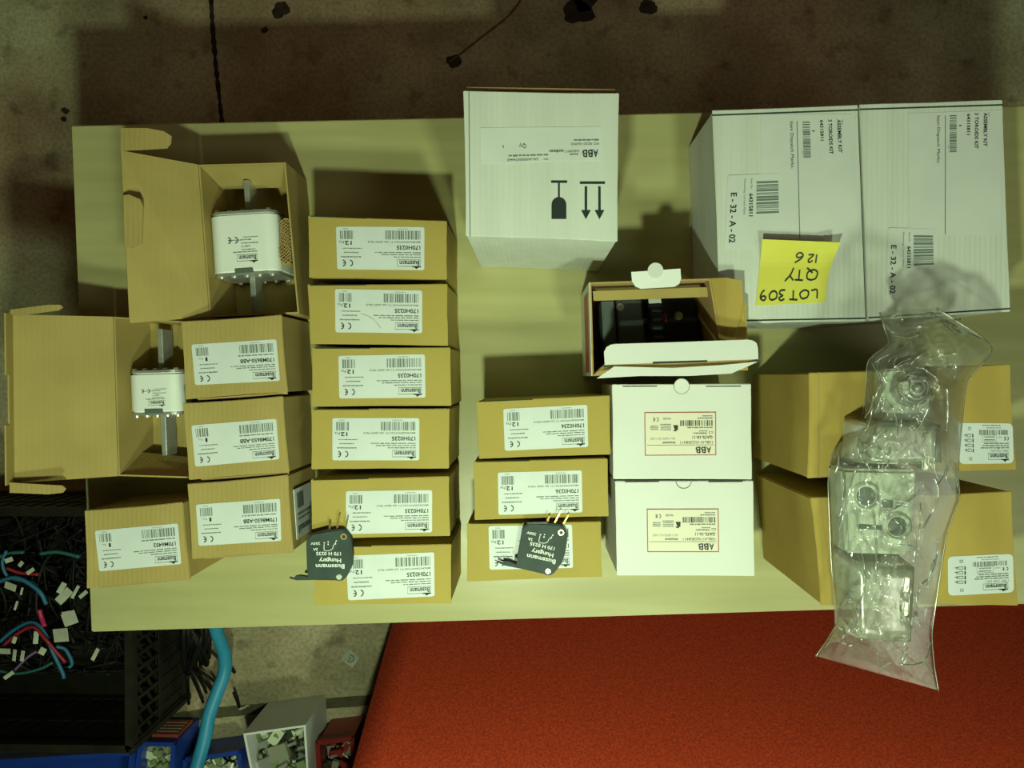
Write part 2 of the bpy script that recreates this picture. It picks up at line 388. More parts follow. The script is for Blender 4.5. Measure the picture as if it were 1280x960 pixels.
# red felt topped block in front of the bench
ZR = .30
YA, YB = -.345, -.90
def rz(y):                       # roll shaped so the felt shades darker towards the bench
    t_ = min(1, max(0, (y + .585) / .20)); return ZR - .288 * t_ ** 1.45
def rx(y):                       # its slanting left end
    z = rz(y); a, b = at(440, 962, z), at(490, 780, z); return a.x + (b.x - a.x) * (y - a.y) / (b.y - a.y)
redt = thing('red_bench', 'long bench padded in bright red felt, its roll shaped to darken towards the pale bench', 'bench', ((rx(-.5) + .8) / 2, (YA + YB) / 2, 0))
bm = B(); G = []; ny, nx = 90, 30
for j in range(ny + 1):
    y = YA + (YB - YA) * j / ny; x0 = rx(y); G.append([bm.verts.new((x0 + (1.05 - x0) * i / nx, y, rz(y))) for i in range(nx + 1)])
for j in range(ny):
    for i in range(nx): bm.faces.new((G[j][i], G[j + 1][i], G[j + 1][i + 1], G[j][i + 1])).smooth = True
bmesh.ops.recalc_face_normals(bm, faces=bm.faces[:]); bmesh.ops.solidify(bm, geom=bm.faces[:], thickness=.012)
obj('felt_top', bm, RED, redt, smooth=True)
bm = B(); YC = -.56; xm = [rx(YC) + .03, rx(YB) + .03]
prism(bm, [Vector((xm[0], YC, .22)), Vector((1.03, YC, .22)), Vector((1.03, YB + .01, .22)), Vector((xm[1], YB + .01, .22))],
      [Vector((xm[0], YC, 0)), Vector((1.03, YC, 0)), Vector((1.03, YB + .01, 0)), Vector((xm[1], YB + .01, 0))]); obj('base', bm, CRATE, redt)

# ------------------------------------------------------------------ closed cartons
def carton(name, label, cat, group, quad, h, mat, lidname='lid', lip=0.0016, bow=0.0, seams=True, bw=.0012):
    zt = T + h; q = quadz(quad, zt)
    c = sum(q, Vector()) / 4
    root = thing(name, label, cat, (c.x, c.y, T), group)
    ring = []
    for i in range(4):                                   # edges not perfectly straight
        a = q[i]; b = q[(i + 1) % 4]
        out = (b - a).cross(Vector((0, 0, 1))).normalized()
        if out.dot((a + b) / 2 - c) < 0: out = -out
        for k in range(6):
            t_ = k / 6; ring.append(a.lerp(b, t_) - out * bow * math.sin(math.pi * t_) + out * .0004 * noise.noise(a * 50 + Vector((k * .7, i, 0))))
    inner = [c + (p_ - c) * .992 for p_ in ring]
    bm = B(); low = [Vector((p_.x, p_.y, zt - lip - .0004)) for p_ in inner]
    prism(bm, low, [Vector((p_.x, p_.y, T)) for p_ in inner]); bevel(bm, bw)
    obj('body', bm, mat, root)
    bm = B(); prism(bm, ring, [Vector((p_.x, p_.y, zt - lip)) for p_ in ring]); bevel(bm, .0006)
    obj(lidname, bm, mat, root)
    return root, q, zt
def cq(pts, ox, oy, s): return [(ox + x / s, oy + y / s) for x, y in pts]
# microswitch cartons
c5 = (380, 250, 3.555); c6 = (370, 500, 3.555); c7 = (570, 480, 3.69)
MB = [
 (c5, [(18, 68), (635, 92), (635, 353), (22, 345)], [(142, 118), (535, 120), (535, 312), (148, 308)], '170H0235', 'topmost of the column of six'),
 (c5, [(15, 375), (637, 372), (640, 648), (28, 640)], [(138, 395), (525, 402), (525, 592), (140, 588)], '170H0235', 'second in the column of six, curved scratch on its label'),
 (c5, [(35, 655), (650, 655), (655, 915), (35, 918)], [(153, 692), (537, 685), (540, 878), (157, 882)], '170H0235', 'third from the top of the column of six'),
 (c6, [(68, 38), (682, 38), (680, 305), (68, 308)], [(162, 80), (548, 80), (548, 268), (162, 268)], '170H0235', 'fourth from the top of the column of six'),
 (c6, [(65, 352), (680, 338), (685, 605), (70, 618)], [(222, 405), (605, 400), (605, 588), (222, 596)], '170H0235', 'fifth of the column of six, label off centre'),
 (c6, [(80, 650), (690, 640), (690, 905), (80, 912)], [(222, 692), (614, 676), (616, 872), (232, 890)], '170H0235', 'lowest of the column of six'),
 (c7, [(95, 78), (710, 52), (715, 325), (105, 345)], [(218, 115), (605, 95), (610, 290), (225, 308)], '170H0236', 'topmost of the short column of three'),
 (c7, [(80, 355), (700, 343), (705, 610), (85, 628)], [(193, 408), (580, 398), (583, 592), (196, 604)], '170H0236', 'middle one of the short column of three'),
 (c7, [(50, 640), (668, 634), (675, 890), (50, 912)], [(150, 655), (535, 648), (540, 848), (155, 856)], '170H0236', 'lowest of the short column of three, under a black switch'),
]
HM = .12
for i, (o_, qq, ll, part, where) in enumerate(MB):
    r_, q, zt = carton('cardboard_box', 'flat brown microswitch box, ' + where, 'box',
                       'microswitch boxes in the column of six' if i < 6 else 'microswitch boxes in the column of three', cq(qq, *o_), HM, CARDF, bow=.0004)
    lq = quadz(cq(ll, *o_), zt + .0002)
    lb = buss_label(r_, lq, part, 'MICROSWITCH T1 2A 250V FS-3' if i < 6 else 'MICROSWITCH T1 2A 250V WS-3', '12', 20 + i * 13)
    bm = B(); e = q[0].lerp(q[1], .02); f_ = q[0].lerp(q[1], .42); dn = (q[3] - q[0]).normalized()   # tuck slit along the back edge
    slab(bm, [e + dn * .0014, f_ + dn * .0014, f_ + dn * .0004, e + dn * .0004], .0006)
    for v in bm.verts: v.co.z += .0003
    obj('tuck_slit', bm, SEAM, r_)
    if i == 1:
        P = Print(reading(lq), .0006); P.stroke([(.47, .90), (.52, .78), (.58, .66), (.70, .56)], .006, 2); P.done(PM, lb, 'scratch')
# fuse cartons
c4 = (220, 380, 3.0); c8 = (90, 580, 6.0)
FB = [
 (c4, [(18, 65), (395, 40), (420, 330), (35, 358)], [(58, 152), (376, 132), (390, 288), (72, 304)], '170M8650-ABB', 'upper of the three left of the column of six'),
 (c4, [(25, 372), (400, 345), (425, 632), (48, 660)], [(58, 455), (376, 430), (388, 582), (72, 610)], '170M8650-ABB', 'middle of the three left of the column of six'),
 (c4, [(42, 675), (420, 640), (440, 928), (60, 957)], [(75, 752), (390, 730), (395, 888), (85, 907)], '170M8650-ABB', 'lower of the three, second label on its right side'),
 (c8, [(92, 350), (825, 285), (885, 860), (110, 935)], [(172, 500), (795, 445), (820, 750), (205, 805)], '170M6452', 'alone at the lower left corner of the bench'),
]
HF = .105
for i, (o_, qq, ll, part, where) in enumerate(FB):
    r_, q, zt = carton('fuse_box', 'closed brown fuse box, ' + where, 'box', None if i == 3 else 'closed fuse boxes in the column of three', cq(qq, *o_), HF, CARD, bow=.0008)
    lq = quadz(cq(ll, *o_), zt + .0002)
    buss_label(r_, lq, part, '', '1', 200 + i * 17)
    bm = B()                                           # tuck flap along the front edge, slightly lifted
    a, b = q[3].lerp(q[2], .1), q[3].lerp(q[2], .98); dn = (q[3] - q[0]).normalized()
    slab(bm, [a + Vector((0, 0, -.004)), b + Vector((0, 0, -.004)), b + dn * .0022 + Vector((0, 0, -.006)), a + dn * .0022 + Vector((0, 0, -.007))], .0015)
    obj('tuck_flap', bm, EDGE, r_)
    bm = B(); a, b = q[1].lerp(q[0], .055), q[2].lerp(q[3], .055)   # score line near the right hand end
    ex = (q[1] - q[0]).normalized() * .0006
    slab(bm, [b - ex + Vector((0, 0, .0004)), b + ex + Vector((0, 0, .0004)), a + ex + Vector((0, 0, .0004)), a - ex + Vector((0, 0, .0004))], .0006)
    obj('score_line', bm, EDGE, r_)
    if i == 2:
        e = (q[1] - q[0]).normalized() * .0011
        a, b = q[1] * .78 + q[2] * .22, q[1] * .12 + q[2] * .88
        S = lambda p_, z: Vector((p_.x, p_.y, z)) + e
        sq = [S(a, zt - .012), S(a, zt - .075), S(b, zt - .075), S(b, zt - .012)]
        bm = B(); prism(bm, [v + e * .2 for v in sq], [v - e * .5 for v in sq]); lb = obj('side_label', bm, PAPER, r_)
        P = Print([v + e * .25 for v in sq], .0003); P.n = e.normalized()
        P.rect(.12, .1, .5, .4, 1); P.words(.1, .5, .9, .05, 3, 1); P.words(.1, .6, .8, .04, 4, 1); P.text('Bussmann', .1, .75, .8, .9, True); P.done(PM, lb)
# white contactor cartons
cw = (750, 460, 3.43)
WB = [([(52, 70), (648, 68), (652, 478), (58, 476)], [(190, 190), (497, 188), (498, 374), (192, 376)], (350, 78), [(98, 245), (455, 605)], 80, 'upper of the two, below the open white box'),
      ([(65, 485), (657, 483), (663, 892), (72, 890)], [(200, 604), (508, 603), (510, 789), (203, 789)], (359, 484), [(108, 253), (465, 612)], 489, 'lower of the two, by the bench edge')]
for i, (qq, ll, cc, slots, sy, where) in enumerate(WB):
    r_, q, zt = carton('white_carton', 'white carton with red framed label, ' + where, 'box', 'closed white cartons', cq(qq, *cw), .13, WCARD, bow=.0002)
    lq = quadz(cq(ll, *cw), zt + .0002); rq = reading(lq)
    lb = sticker(r_, lq, CREAM, 'label', rnd=.0012)
    P = Print(rq)
    P.frame(.0, .0, 1, 1, .012, .018, 3)
    P.text('ABB', .07, .07 + .77, .28, .93, True) if False else None
    for k, ch in enumerate('ABB'):
        P.text(ch, .07 + k * .075, .80, .138 + k * .075, .95, True)
    P.rect(.06, .868, .29, .876, 4)
    for k in (0, 1): P.rect(.176 + k * .075, .80, .181 + k * .075, .95, 4)
    P.rect(.03, .755, .97, .765, 1)
    P.text('1SBL411022R8411', .05, .67, .50, .73, False, 0); P.text('GA75-10-11', .05, .545, .33, .62, True)
    P.text('AC-1 GA75-10-11 NO', .57, .585, .92, .635, False, 1); P.words(.57, .68, .76, .045, 8 + i, 1)
    P.frame(.04, .45, .10, .50, .006, .01, 1); P.words(.13, .475, .32, .03, 5, 1); P.words(.12, .425, .24, .025, 6, 1)
    P.bars(.05, .19, .50, .32, 60, 71, 0); P.words(.05, .345, .42, .03, 9, 1); P.words(.05, .13, .27, .03, 10, 1); P.words(.05, .08, .2, .025, 12, 1)
    P.poly([(.53, .30), (.60, .30), (.58, .40), (.535, .42)], 0); P.poly([(.55, .41), (.60, .41), (.60, .43), (.56, .45)], 0)
    for k in range(4): P.words(.63, .27 + k * .042, .78, .022, 20 + k, 1)
    for k in range(3): P.words(.81, .31 + k * .038, .92, .022, 30 + k, 1)
    P.ce(.80, .12, .88, .22); P.words(.63, .13, .74, .05, 44, 2)
    P.done(PM, lb)
    s_ = Print([q[3] + Vector((0, 0, .0002)), q[2] + Vector((0, 0, .0002)), q[1] + Vector((0, 0, .0002)), q[0] + Vector((0, 0, .0002))], .0002)
    z2 = zt + .0004
    for a, b in slots:
        pq = quadz(cq([(a, sy - 3), (b, sy - 4), (b, sy), (a, sy + 1)], *cw), z2); bm = B(); slab(bm, pq, .0006); obj('tuck_slot', bm, SEAM, r_)
    s_.bm.free()
    c0 = at(cw[0] + cc[0] / cw[2], cw[1] + cc[1] / cw[2], zt + .0008); rr = 34 / cw[2] / sc(zt)
    bm = B(); a0, a1 = (0, 2 * math.pi) if i == 0 else (math.pi, 2 * math.pi)
    ro = ring2((c0.x, c0.y), rr, 40, a0, a1, zt + .0008); ri = ring2((c0.x, c0.y), rr * .93, 40, a0, a1, zt + .0008)
    m_ = 40 if i == 0 else 39
    for k in range(m_):
        j = (k + 1) % 40; bm.faces.new([bm.verts.new(v) for v in (ro[k], ro[j], ri[j], ri[k])])
    obj('perforation', bm, GREY, r_)
    if i == 0:
        bm = B(); slab(bm, ring2((c0.x, c0.y), rr * .93, 32, z=zt + .0007), .0006); obj('thumb_tab', bm, WCARD, r_)
# tall white carton
qq = [(579, 113), (774, 116), (772, 302), (582, 295)]
tall, q, zt = carton('tall_carton', 'tall white corrugated carton with glass and arrow handling marks on top', 'box', None, qq, .208, WCORR, bow=.0007)
ct = (560, 90, 3.84)
lq = quadz(cq([(155, 268), (735, 262), (735, 424), (158, 440)], *ct), zt + .0002)
lb = sticker(tall, lq, FILM, 'label', rnd=.0005); P = Print(reading(lq))
for k, ch in enumerate('ABB'): P.text(ch, .025 + k * .045, .68, .066 + k * .045, .90, True)
P.rect(.02, .785, .17, .80, 2)
P.text('PO 9DD145950', .02, .47, .25, .54, False, 0); P.words(.02, .37, .23, .05, 2, 1); P.words(.19, .78, .26, .05, 3, 1)
P.text('3ABD00017', .18, .68, .30, .75, True, 1); P.words(.31, .66, .43, .08, 4, 1); P.text('Item:', .44, .9, .48, .96, False, 0)
P.text('3AUA0000076445', .52, .885, .78, .955, False, 0); P.words(.44, .78, .78, .05, 7, 1)
P.text('Qty', .62, .44, .68, .60); P.text('1', .808, .50, .815, .58)
P.done(PM, lb)
mq = quadz(cq([(490, 515), (760, 515), (760, 712), (490, 712)], *ct), zt + .0002)
P = Print(reading(mq), .0004)       # handling marks, upside down like the rest
def ic(X, Y): return ((760 - X) / 270, (Y - 515) / 197)
def irect(x0, y0, x1, y1): P.poly([ic(x0, y0), ic(x1, y0), ic(x1, y1), ic(x0, y1)])
irect(495, 522, 572, 533); irect(528, 533, 537, 605)
P.poly([ic(497, 706)] + [ic(532.5 - 35.5 * math.cos(a * math.pi / 16), 638 - 36 * math.sin(a * math.pi / 16)) for a in range(17)] + [ic(568, 706)])
irect(633, 527, 753, 538)
for x in (662, 727):
    irect(x - 6, 550, x + 6, 665); P.poly([ic(x - 23, 664), ic(x + 23, 664), ic(x, 708)])
P.done(PM, tall, 'handling_marks')
bm = B(); a, b = q[0].lerp(q[1], .037), q[3].lerp(q[2], .03); ex = (q[1] - q[0]).normalized() * .0004
slab(bm, [b - ex, b + ex, a + ex, a - ex], .0005)
for v in bm.verts: v.co.z += .0004
obj('flap_crease', bm, GREY, tall)
bm = B(); dn = (q[3] - q[0]).normalized()
for (f0, f1, o1) in ((.02, .98, .003), (.02, .98, .0055)):
    a, b = q[0].lerp(q[1], f0), q[0].lerp(q[1], f1)
    slab(bm, [a - dn * o1 * .4 + Vector((0, 0, -.006)), b - dn * o1 * .4 + Vector((0, 0, -.006)), b - dn * o1 + Vector((0, 0, -.006)), a - dn * o1 + Vector((0, 0, -.006))], .0016)
obj('flap_edges', bm, EDGE, tall)
# two assembly-kit cartons
cb = (850, 110, 2.977)
KB = [([(120, 82), (662, 62), (692, 868), (150, 878)], 'left one, carrying the yellow note'), ([(668, 60), (1200, 43), (1230, 832), (702, 866)], 'right one, at the right end of the bench')]
KL = [([(300, 98), (640, 98), (665, 575), (303, 590)], [(178, 325), (368, 318), (375, 590), (165, 600)]),
      ([(850, 95), (1200, 82), (1195, 545), (852, 548)], [(775, 520), (942, 525), (952, 770), (765, 790)])]
for i in (0, 1):
    qd, where = KB[i]
    r_, q, zt = carton('kit_carton', 'large off-white corrugated carton, ' + where, 'box', 'large kit cartons', cq(qd, *cb), .125, WCORR, bow=.0003)
    up = Vector((0, 0, .0004))
    for s0, s1, off in ((0, 1, .0055), (3, 2, -.003)):
        dn = (q[3] - q[0]).normalized()
        a, b = q[s0] + dn * (off if s0 == 0 else off), q[s1] + dn * off
        bm = B(); slab(bm, [a + up - dn * .0007, b + up - dn * .0007, b + up + dn * .0007, a + up + dn * .0007], .0006)
        obj('lid_crease', bm, SEAM, r_)
    lq = quadz(cq(KL[i][0], *cb), zt + .0002); lb = sticker(r_, lq, FILM, 'dispatch_label', rnd=.0005)
    P = Print(reading(lq, 90))
    if i == 0: X0, X1, Y0, Y1 = 300, 640, 98, 585
    else: X0, X1, Y0, Y1 = 850, 1198, 90, 547
    def tt(s, x0, x1, y0, y1, bold=False, mi=0): P.text(s, (y0 - Y0) / (Y1 - Y0), (x0 - X0) / (X1 - X0), (y1 - Y0) / (Y1 - Y0), (x1 - X0) / (X1 - X0), bold, mi)
    def bb(x0, x1, y0, y1, fn, *a): fn((y0 - Y0) / (Y1 - Y0), (x0 - X0) / (X1 - X0), (y1 - Y0) / (Y1 - Y0), (x1 - X0) / (X1 - X0), *a)
    if i == 0:
        tt('ASSEMBLY KIT', 583, 597, 118, 243, True); tt('3 TOROIDS KIT', 550, 564, 118, 248, True); tt('64315811', 519, 532, 120, 197, True)
        tt('Item', 600, 606, 120, 137, mi=1); tt('1', 490, 499, 159, 163); tt('Item Dispatch Marks:', 405, 421, 125, 300, False)
        bb(455, 482, 126, 260, P.bars, 62, 5, 1); bb(433, 436, 124, 560, P.rect, 1); tt('Qty 1', 448, 453, 235, 250, mi=1)
    else:
        tt('ASSEMBLY KIT', 1128, 1142, 98, 222, True); tt('3 TOROIDS KIT', 1095, 1109, 98, 230, True); tt('64315811', 1066, 1079, 100, 178, True)
        tt('Item', 1145, 1151, 98, 114, mi=1); tt('1', 1037, 1046, 140, 144); tt('Item Dispatch Marks:', 952, 967, 103, 280, False)
        bb(1002, 1028, 103, 240, P.bars, 62, 5, 1); bb(985, 988, 103, 545, P.rect, 1); tt('Qty 1', 995, 1000, 215, 228, mi=1)
    P.done(PM, lb)
    lq = quadz(cq(KL[i][1], *cb), zt + .0005); lb = sticker(r_, lq, FILM, 'stock_label', rnd=.002)
    P = Print(reading(lq, 90))
    P.bars(.10, .56, .54, .98, 50, 9, 1); P.text('64315811', .26, .42, .57, .50, True); P.text('Item No.', .06, .45, .20, .49, False, 1)
    P.text('Mounting Current Filter', .06, .31, .55, .36, False, 1); P.text('E - 32 - A - 02', .24, .07, .92, .19, True)
    P.done(PM, lb)
# sticky note on the left kit carton
zt = T + .125
cn = [(953, 299), (1051, 303), (1032, 378), (945, 382)]
root = thing('sticky_note', 'bright yellow handwritten note lying on the left large carton', 'note', at(997, 340, zt))
bm = B(); nx, ny = 16, 12; g = []
def note(u, v):
    zc = zt + .0012 + .012 * max(0, 1 - v * 2.2) ** 2 + .006 * max(0, u - .75) / .25 * (1 - v)
    a, b, c, d = cn; x = (a[0] * (1 - u) + b[0] * u) * (1 - v) + (d[0] * (1 - u) + c[0] * u) * v; y = (a[1] * (1 - u) + b[1] * u) * (1 - v) + (d[1] * (1 - u) + c[1] * u) * v
    x -= 5 * math.sin(math.pi * v) * u
    return at(x, y, zc)
for j in range(ny + 1): g.append([bm.verts.new(note(i / nx, j / ny)) for i in range(nx + 1)])
for j in range(ny):
    for i in range(nx): bm.faces.new((g[j][i], g[j + 1][i], g[j + 1][i + 1], g[j][i + 1]))
bmesh.ops.recalc_face_normals(bm, faces=bm.faces[:])
bmesh.ops.solidify(bm, geom=bm.faces[:], thickness=.0003)
nb = obj('paper', bm, YELLOW, root)
class NoteP(Print):
    def P(s, u, v): return note(1 - u, v) + Vector((0, 0, .0007))
P = NoteP([at(*cn[1], zt), at(*cn[0], zt), at(*cn[3], zt), at(*cn[2], zt)])
wS = .013
def S(pts, dx=0, dy=0, k=1): P.stroke([(a * k + dx, b * k + dy) for a, b in pts], wS)
# LOT 309 along the top of the note as it is read
S([(.13, .93), (.14, .79), (.22, .80)]); S([(.33, .93), (.27, .90), (.26, .82), (.32, .79), (.38, .84), (.36, .91), (.32, .93)])
S([(.41, .94), (.53, .93)]); S([(.475, .93), (.48, .79)])
S([(.60, .92), (.65, .94), (.68, .90), (.63, .865), (.68, .83), (.66, .785), (.60, .78)])
S([(.78, .93), (.72, .90), (.72, .82), (.77, .79), (.82, .84), (.81, .91), (.77, .93)])
S([(.95, .90), (.90, .93), (.87, .89), (.91, .86), (.95, .89), (.94, .82), (.90, .77)])
# QTY
S([(.25, .63), (.18, .60), (.17, .50), (.24, .46), (.31, .51), (.30, .60), (.24, .63)]); S([(.24, .51), (.33, .43)])
S([(.36, .63), (.48, .62)]); S([(.42, .62), (.43, .46)]); S([(.50, .63), (.55, .56)]); S([(.62, .64), (.55, .54), (.52, .43)])
# 126
S([(.23, .35), (.25, .21)]); S([(.28, .31), (.32, .34), (.34, .30), (.29, .22), (.36, .22)]); S([(.52, .35), (.45, .29), (.43, .23), (.48, .19), (.52, .23), (.49, .27), (.44, .25)])
P.done([INK], nb, 'handwriting')
# two brown cartons at the right
cr = (930, 370, 3.657); cr2 = (930, 590, 3.311)
for i, (qd, lq_, o_, where) in enumerate((([(1011, 466), (1263, 455), (1271, 587), (1009, 598)], [(978, 580), (1228, 582), (1232, 765), (985, 768)], cr, 'upper of the two, behind the plastic bag'),
                                ([(1013, 622), (1265, 614), (1273, 757), (1026, 757)], [(843, 350), (1113, 338), (1117, 498), (845, 512)], cr2, 'lower of the two, by the front edge'))):
    r_, q, zt = carton('brown_carton', 'deep brown carton at the right, ' + where, 'box', 'deep brown cartons', qd, .185, CARDR, bow=.0012)
    bm = B(); ex = (q[1] - q[0]).normalized(); up = Vector((0, 0, .0006))
    a, b = q[0] + ex * .009, q[3] + ex * .011
    slab(bm, [b + up, b + ex * .0012 + up, a + ex * .0012 + up, a + up], .0008); obj('score_line', bm, EDGE, r_)
    lq = quadz(cq(lq_, *o_), zt + .0002); lb = sticker(r_, lq, PAPER, 'label', rnd=.005); P = Print(reading(lq))
    buss_logo(P, .09, .74, .47, .95)
    P.text('170M 170H DIN', .08, .66, .42, .71, False, 1)
    for k in range(3): P.words(.08, .60 - k * .055, .60 - .03 * k, .028, 50 + k, 1)
    P.frame(.31, .29, .56, .46, .004, .008, 1); P.words(.34, .40, .53, .03, 3, 1); P.words(.34, .33, .53, .025, 6, 1)
    P.ce(.08, .33, .17, .43); P.words(.2, .34, .29, .02, 8, 2)
    P.bars(.10, .17, .62, .29, 66, 12 + i, 1); P.words(.22, .11, .5, .025, 9, 2); P.words(.23, .05, .58, .02, 10, 1)
    # small wiring pictograms down the far end
    for k in range(4):
        v0 = .27 + k * .12; P.rect(.73, v0, .75, v0 + .09, 0); P.frame(.77, v0, .84, v0 + .075, .008, .014, 1); P.rect(.845, v0 + .02, .90, v0 + .035, 0); P.rect(.86, v0, .87, v0 + .08, 0)
    for v0 in (.10, .84): P.frame(.77, v0, .82, v0 + .07, .008, .014, 1)
    P.done(PM, lb)

# ------------------------------------------------------------------ open fuse boxes
def open_box(name, label, quad, h, mat, wall=.0018, group=None, wallname='wall', z0=T):
    zt = z0 + h; q = quadz(quad, zt); c = sum(q, Vector()) / 4
    root = thing(name, label, 'box', (c.x, c.y, z0), group)
    # one folded shell: four walls and floor
    bm = B(); out = q; inn = []
    for i in range(4):
        a, b, d = q[i - 1], q[i], q[(i + 1) % 4]
        e1 = (a - b).normalized(); e2 = (d - b).normalized(); inn.append(b + (e1 + e2) * wall)
    Z = lambda p_, z: Vector((p_.x, p_.y, z))
    vo = [bm.verts.new(p_) for p_ in out]; vi = [bm.verts.new(p_) for p_ in inn]
    vob = [bm.verts.new(Z(p_, z0)) for p_ in out]; vib = [bm.verts.new(Z(p_, z0 + wall)) for p_ in inn]
    for i in range(4):
        j = (i + 1) % 4
        bm.faces.new((vo[i], vo[j], vi[j], vi[i])); bm.faces.new((vo[i], vob[i], vob[j], vo[j])); bm.faces.new((vi[i], vi[j], vib[j], vib[i]))
    bm.faces.new(vob); bm.faces.new(vib[::-1]); obj('body', bm, mat, root)
    return root, q, inn, zt
up_box, q, inn, zt = open_box('open_fuse_box', 'open brown fuse box holding the larger fuse, lid raised with a rounded ear flap', [(248, 206), (357, 203), (374, 392), (262, 396)], .08, CARD, group='open fuse boxes')
# raised lid
h0, h1 = q[0], q[3]
l0, l1 = at(151, 188, T + .135), at(162, 404, T + .13)
bm = B(); k0, k1 = h0 + Vector((0, 0, .001)), h1 + Vector((0, 0, .001))
plate(bm, [l0, l1, k1, k0], .0018); lid = obj('lid', bm, CARD, up_box)
def rounded(a, b, d, n=8, r=.012):
    """flap outline from a to b reaching d, far corners rounded"""
    a, b, d = Vector(a), Vector(b), Vector(d); e = (b - a).normalized(); f = d.normalized(); A = a + d; Bq = b + d; pts = [a]
    for k in range(n + 1):
        t_ = k / n * math.pi / 2; pts.append(A + e * r * (1 - math.sin(t_)) - f * r * (1 - math.cos(t_)) if False else A + e * r * (1 - math.cos(t_)) - f * r * (1 - math.sin(t_)))
    for k in range(n + 1):
        t_ = k / n * math.pi / 2; pts.append(Bq - e * r * (1 - math.sin(t_)) - f * r * (1 - math.cos(t_)))
    pts.append(b); return pts
ear = [at(x, y, T + .145) for x, y in ((151, 188), (151, 160), (183, 160), (205, 164), (214, 170), (213, 179), (208, 185), (176, 187))]
bm = B(); slab(bm, ear, .0018); obj('ear_flap', bm, CARD, up_box)
bm = B(); slab(bm, [at(x, y, T + .139) for x, y in ((154, 244), (161, 243), (175, 249), (179, 258), (177, 305), (166, 310), (156, 308))], .0016); obj('tuck_flap', bm, CARD, up_box)
# inner end flap at the far end
bm = B(); a, b = inn[0], inn[1]; dn = (inn[3] - inn[0]).normalized()
plate(bm, [a + Vector((0, 0, -.003)), b + Vector((0, 0, -.003)), b.lerp(a, .02) + dn * .012 + Vector((0, 0, -.055)), a.lerp(b, .02) + dn * .012 + Vector((0, 0, -.055))][::-1], .0015)
obj('end_flap', bm, CARD, up_box)

lo_box, q, inn, zt = open_box('open_fuse_box', 'open brown fuse box holding the shorter fuse, lid laid back past the bench edge', [(142, 396), (237, 402), (243, 598), (148, 595)], .08, CARD, group='open fuse boxes')
l0, l1 = at(14, 393, T + .115), at(16, 604, T + .115)
bm = B(); plate(bm, [l0, l1, q[3] + Vector((0, 0, .001)), q[0] + Vector((0, 0, .001))], .0018); obj('lid', bm, CARD, lo_box)
# tuck strip standing up along the lid's far edge, two ears
bm = B(); upv = Vector((.004, 0, .018))
for f0, f1, hh in ((0, .36, .9), (.36, .65, .55), (.65, 1, 1)):
    a, b = l0.lerp(l1, f0), l0.lerp(l1, f1)
    plate(bm, [a, b, b + upv * hh, a + upv * hh], .0016)
obj('tuck_flap', bm, CARD, lo_box)
for pts in ([(12, 392), (13, 387), (60, 381), (76, 381), (78, 384), (72, 388), (20, 395)], [(12, 603), (12, 616), (60, 618), (78, 616), (82, 611), (78, 607), (24, 604)]):
    bm = B(); ring = [at(x, y, T + .128 - .0006 * abs(x - 12) * .1) for x, y in pts]; slab(bm, ring, .0018); obj('ear_flap', bm, CARD, lo_box)
bm = B(); a, b = inn[3], inn[2]; dn = (inn[0] - inn[3]).normalized()
plate(bm, [a + Vector((0, 0, -.004)), b + Vector((0, 0, -.004)), b + dn * .014 + Vector((0, 0, -.05)), a + dn * .02 + Vector((0, 0, -.05))], .0015)
obj('end_flap', bm, CARD, lo_box)

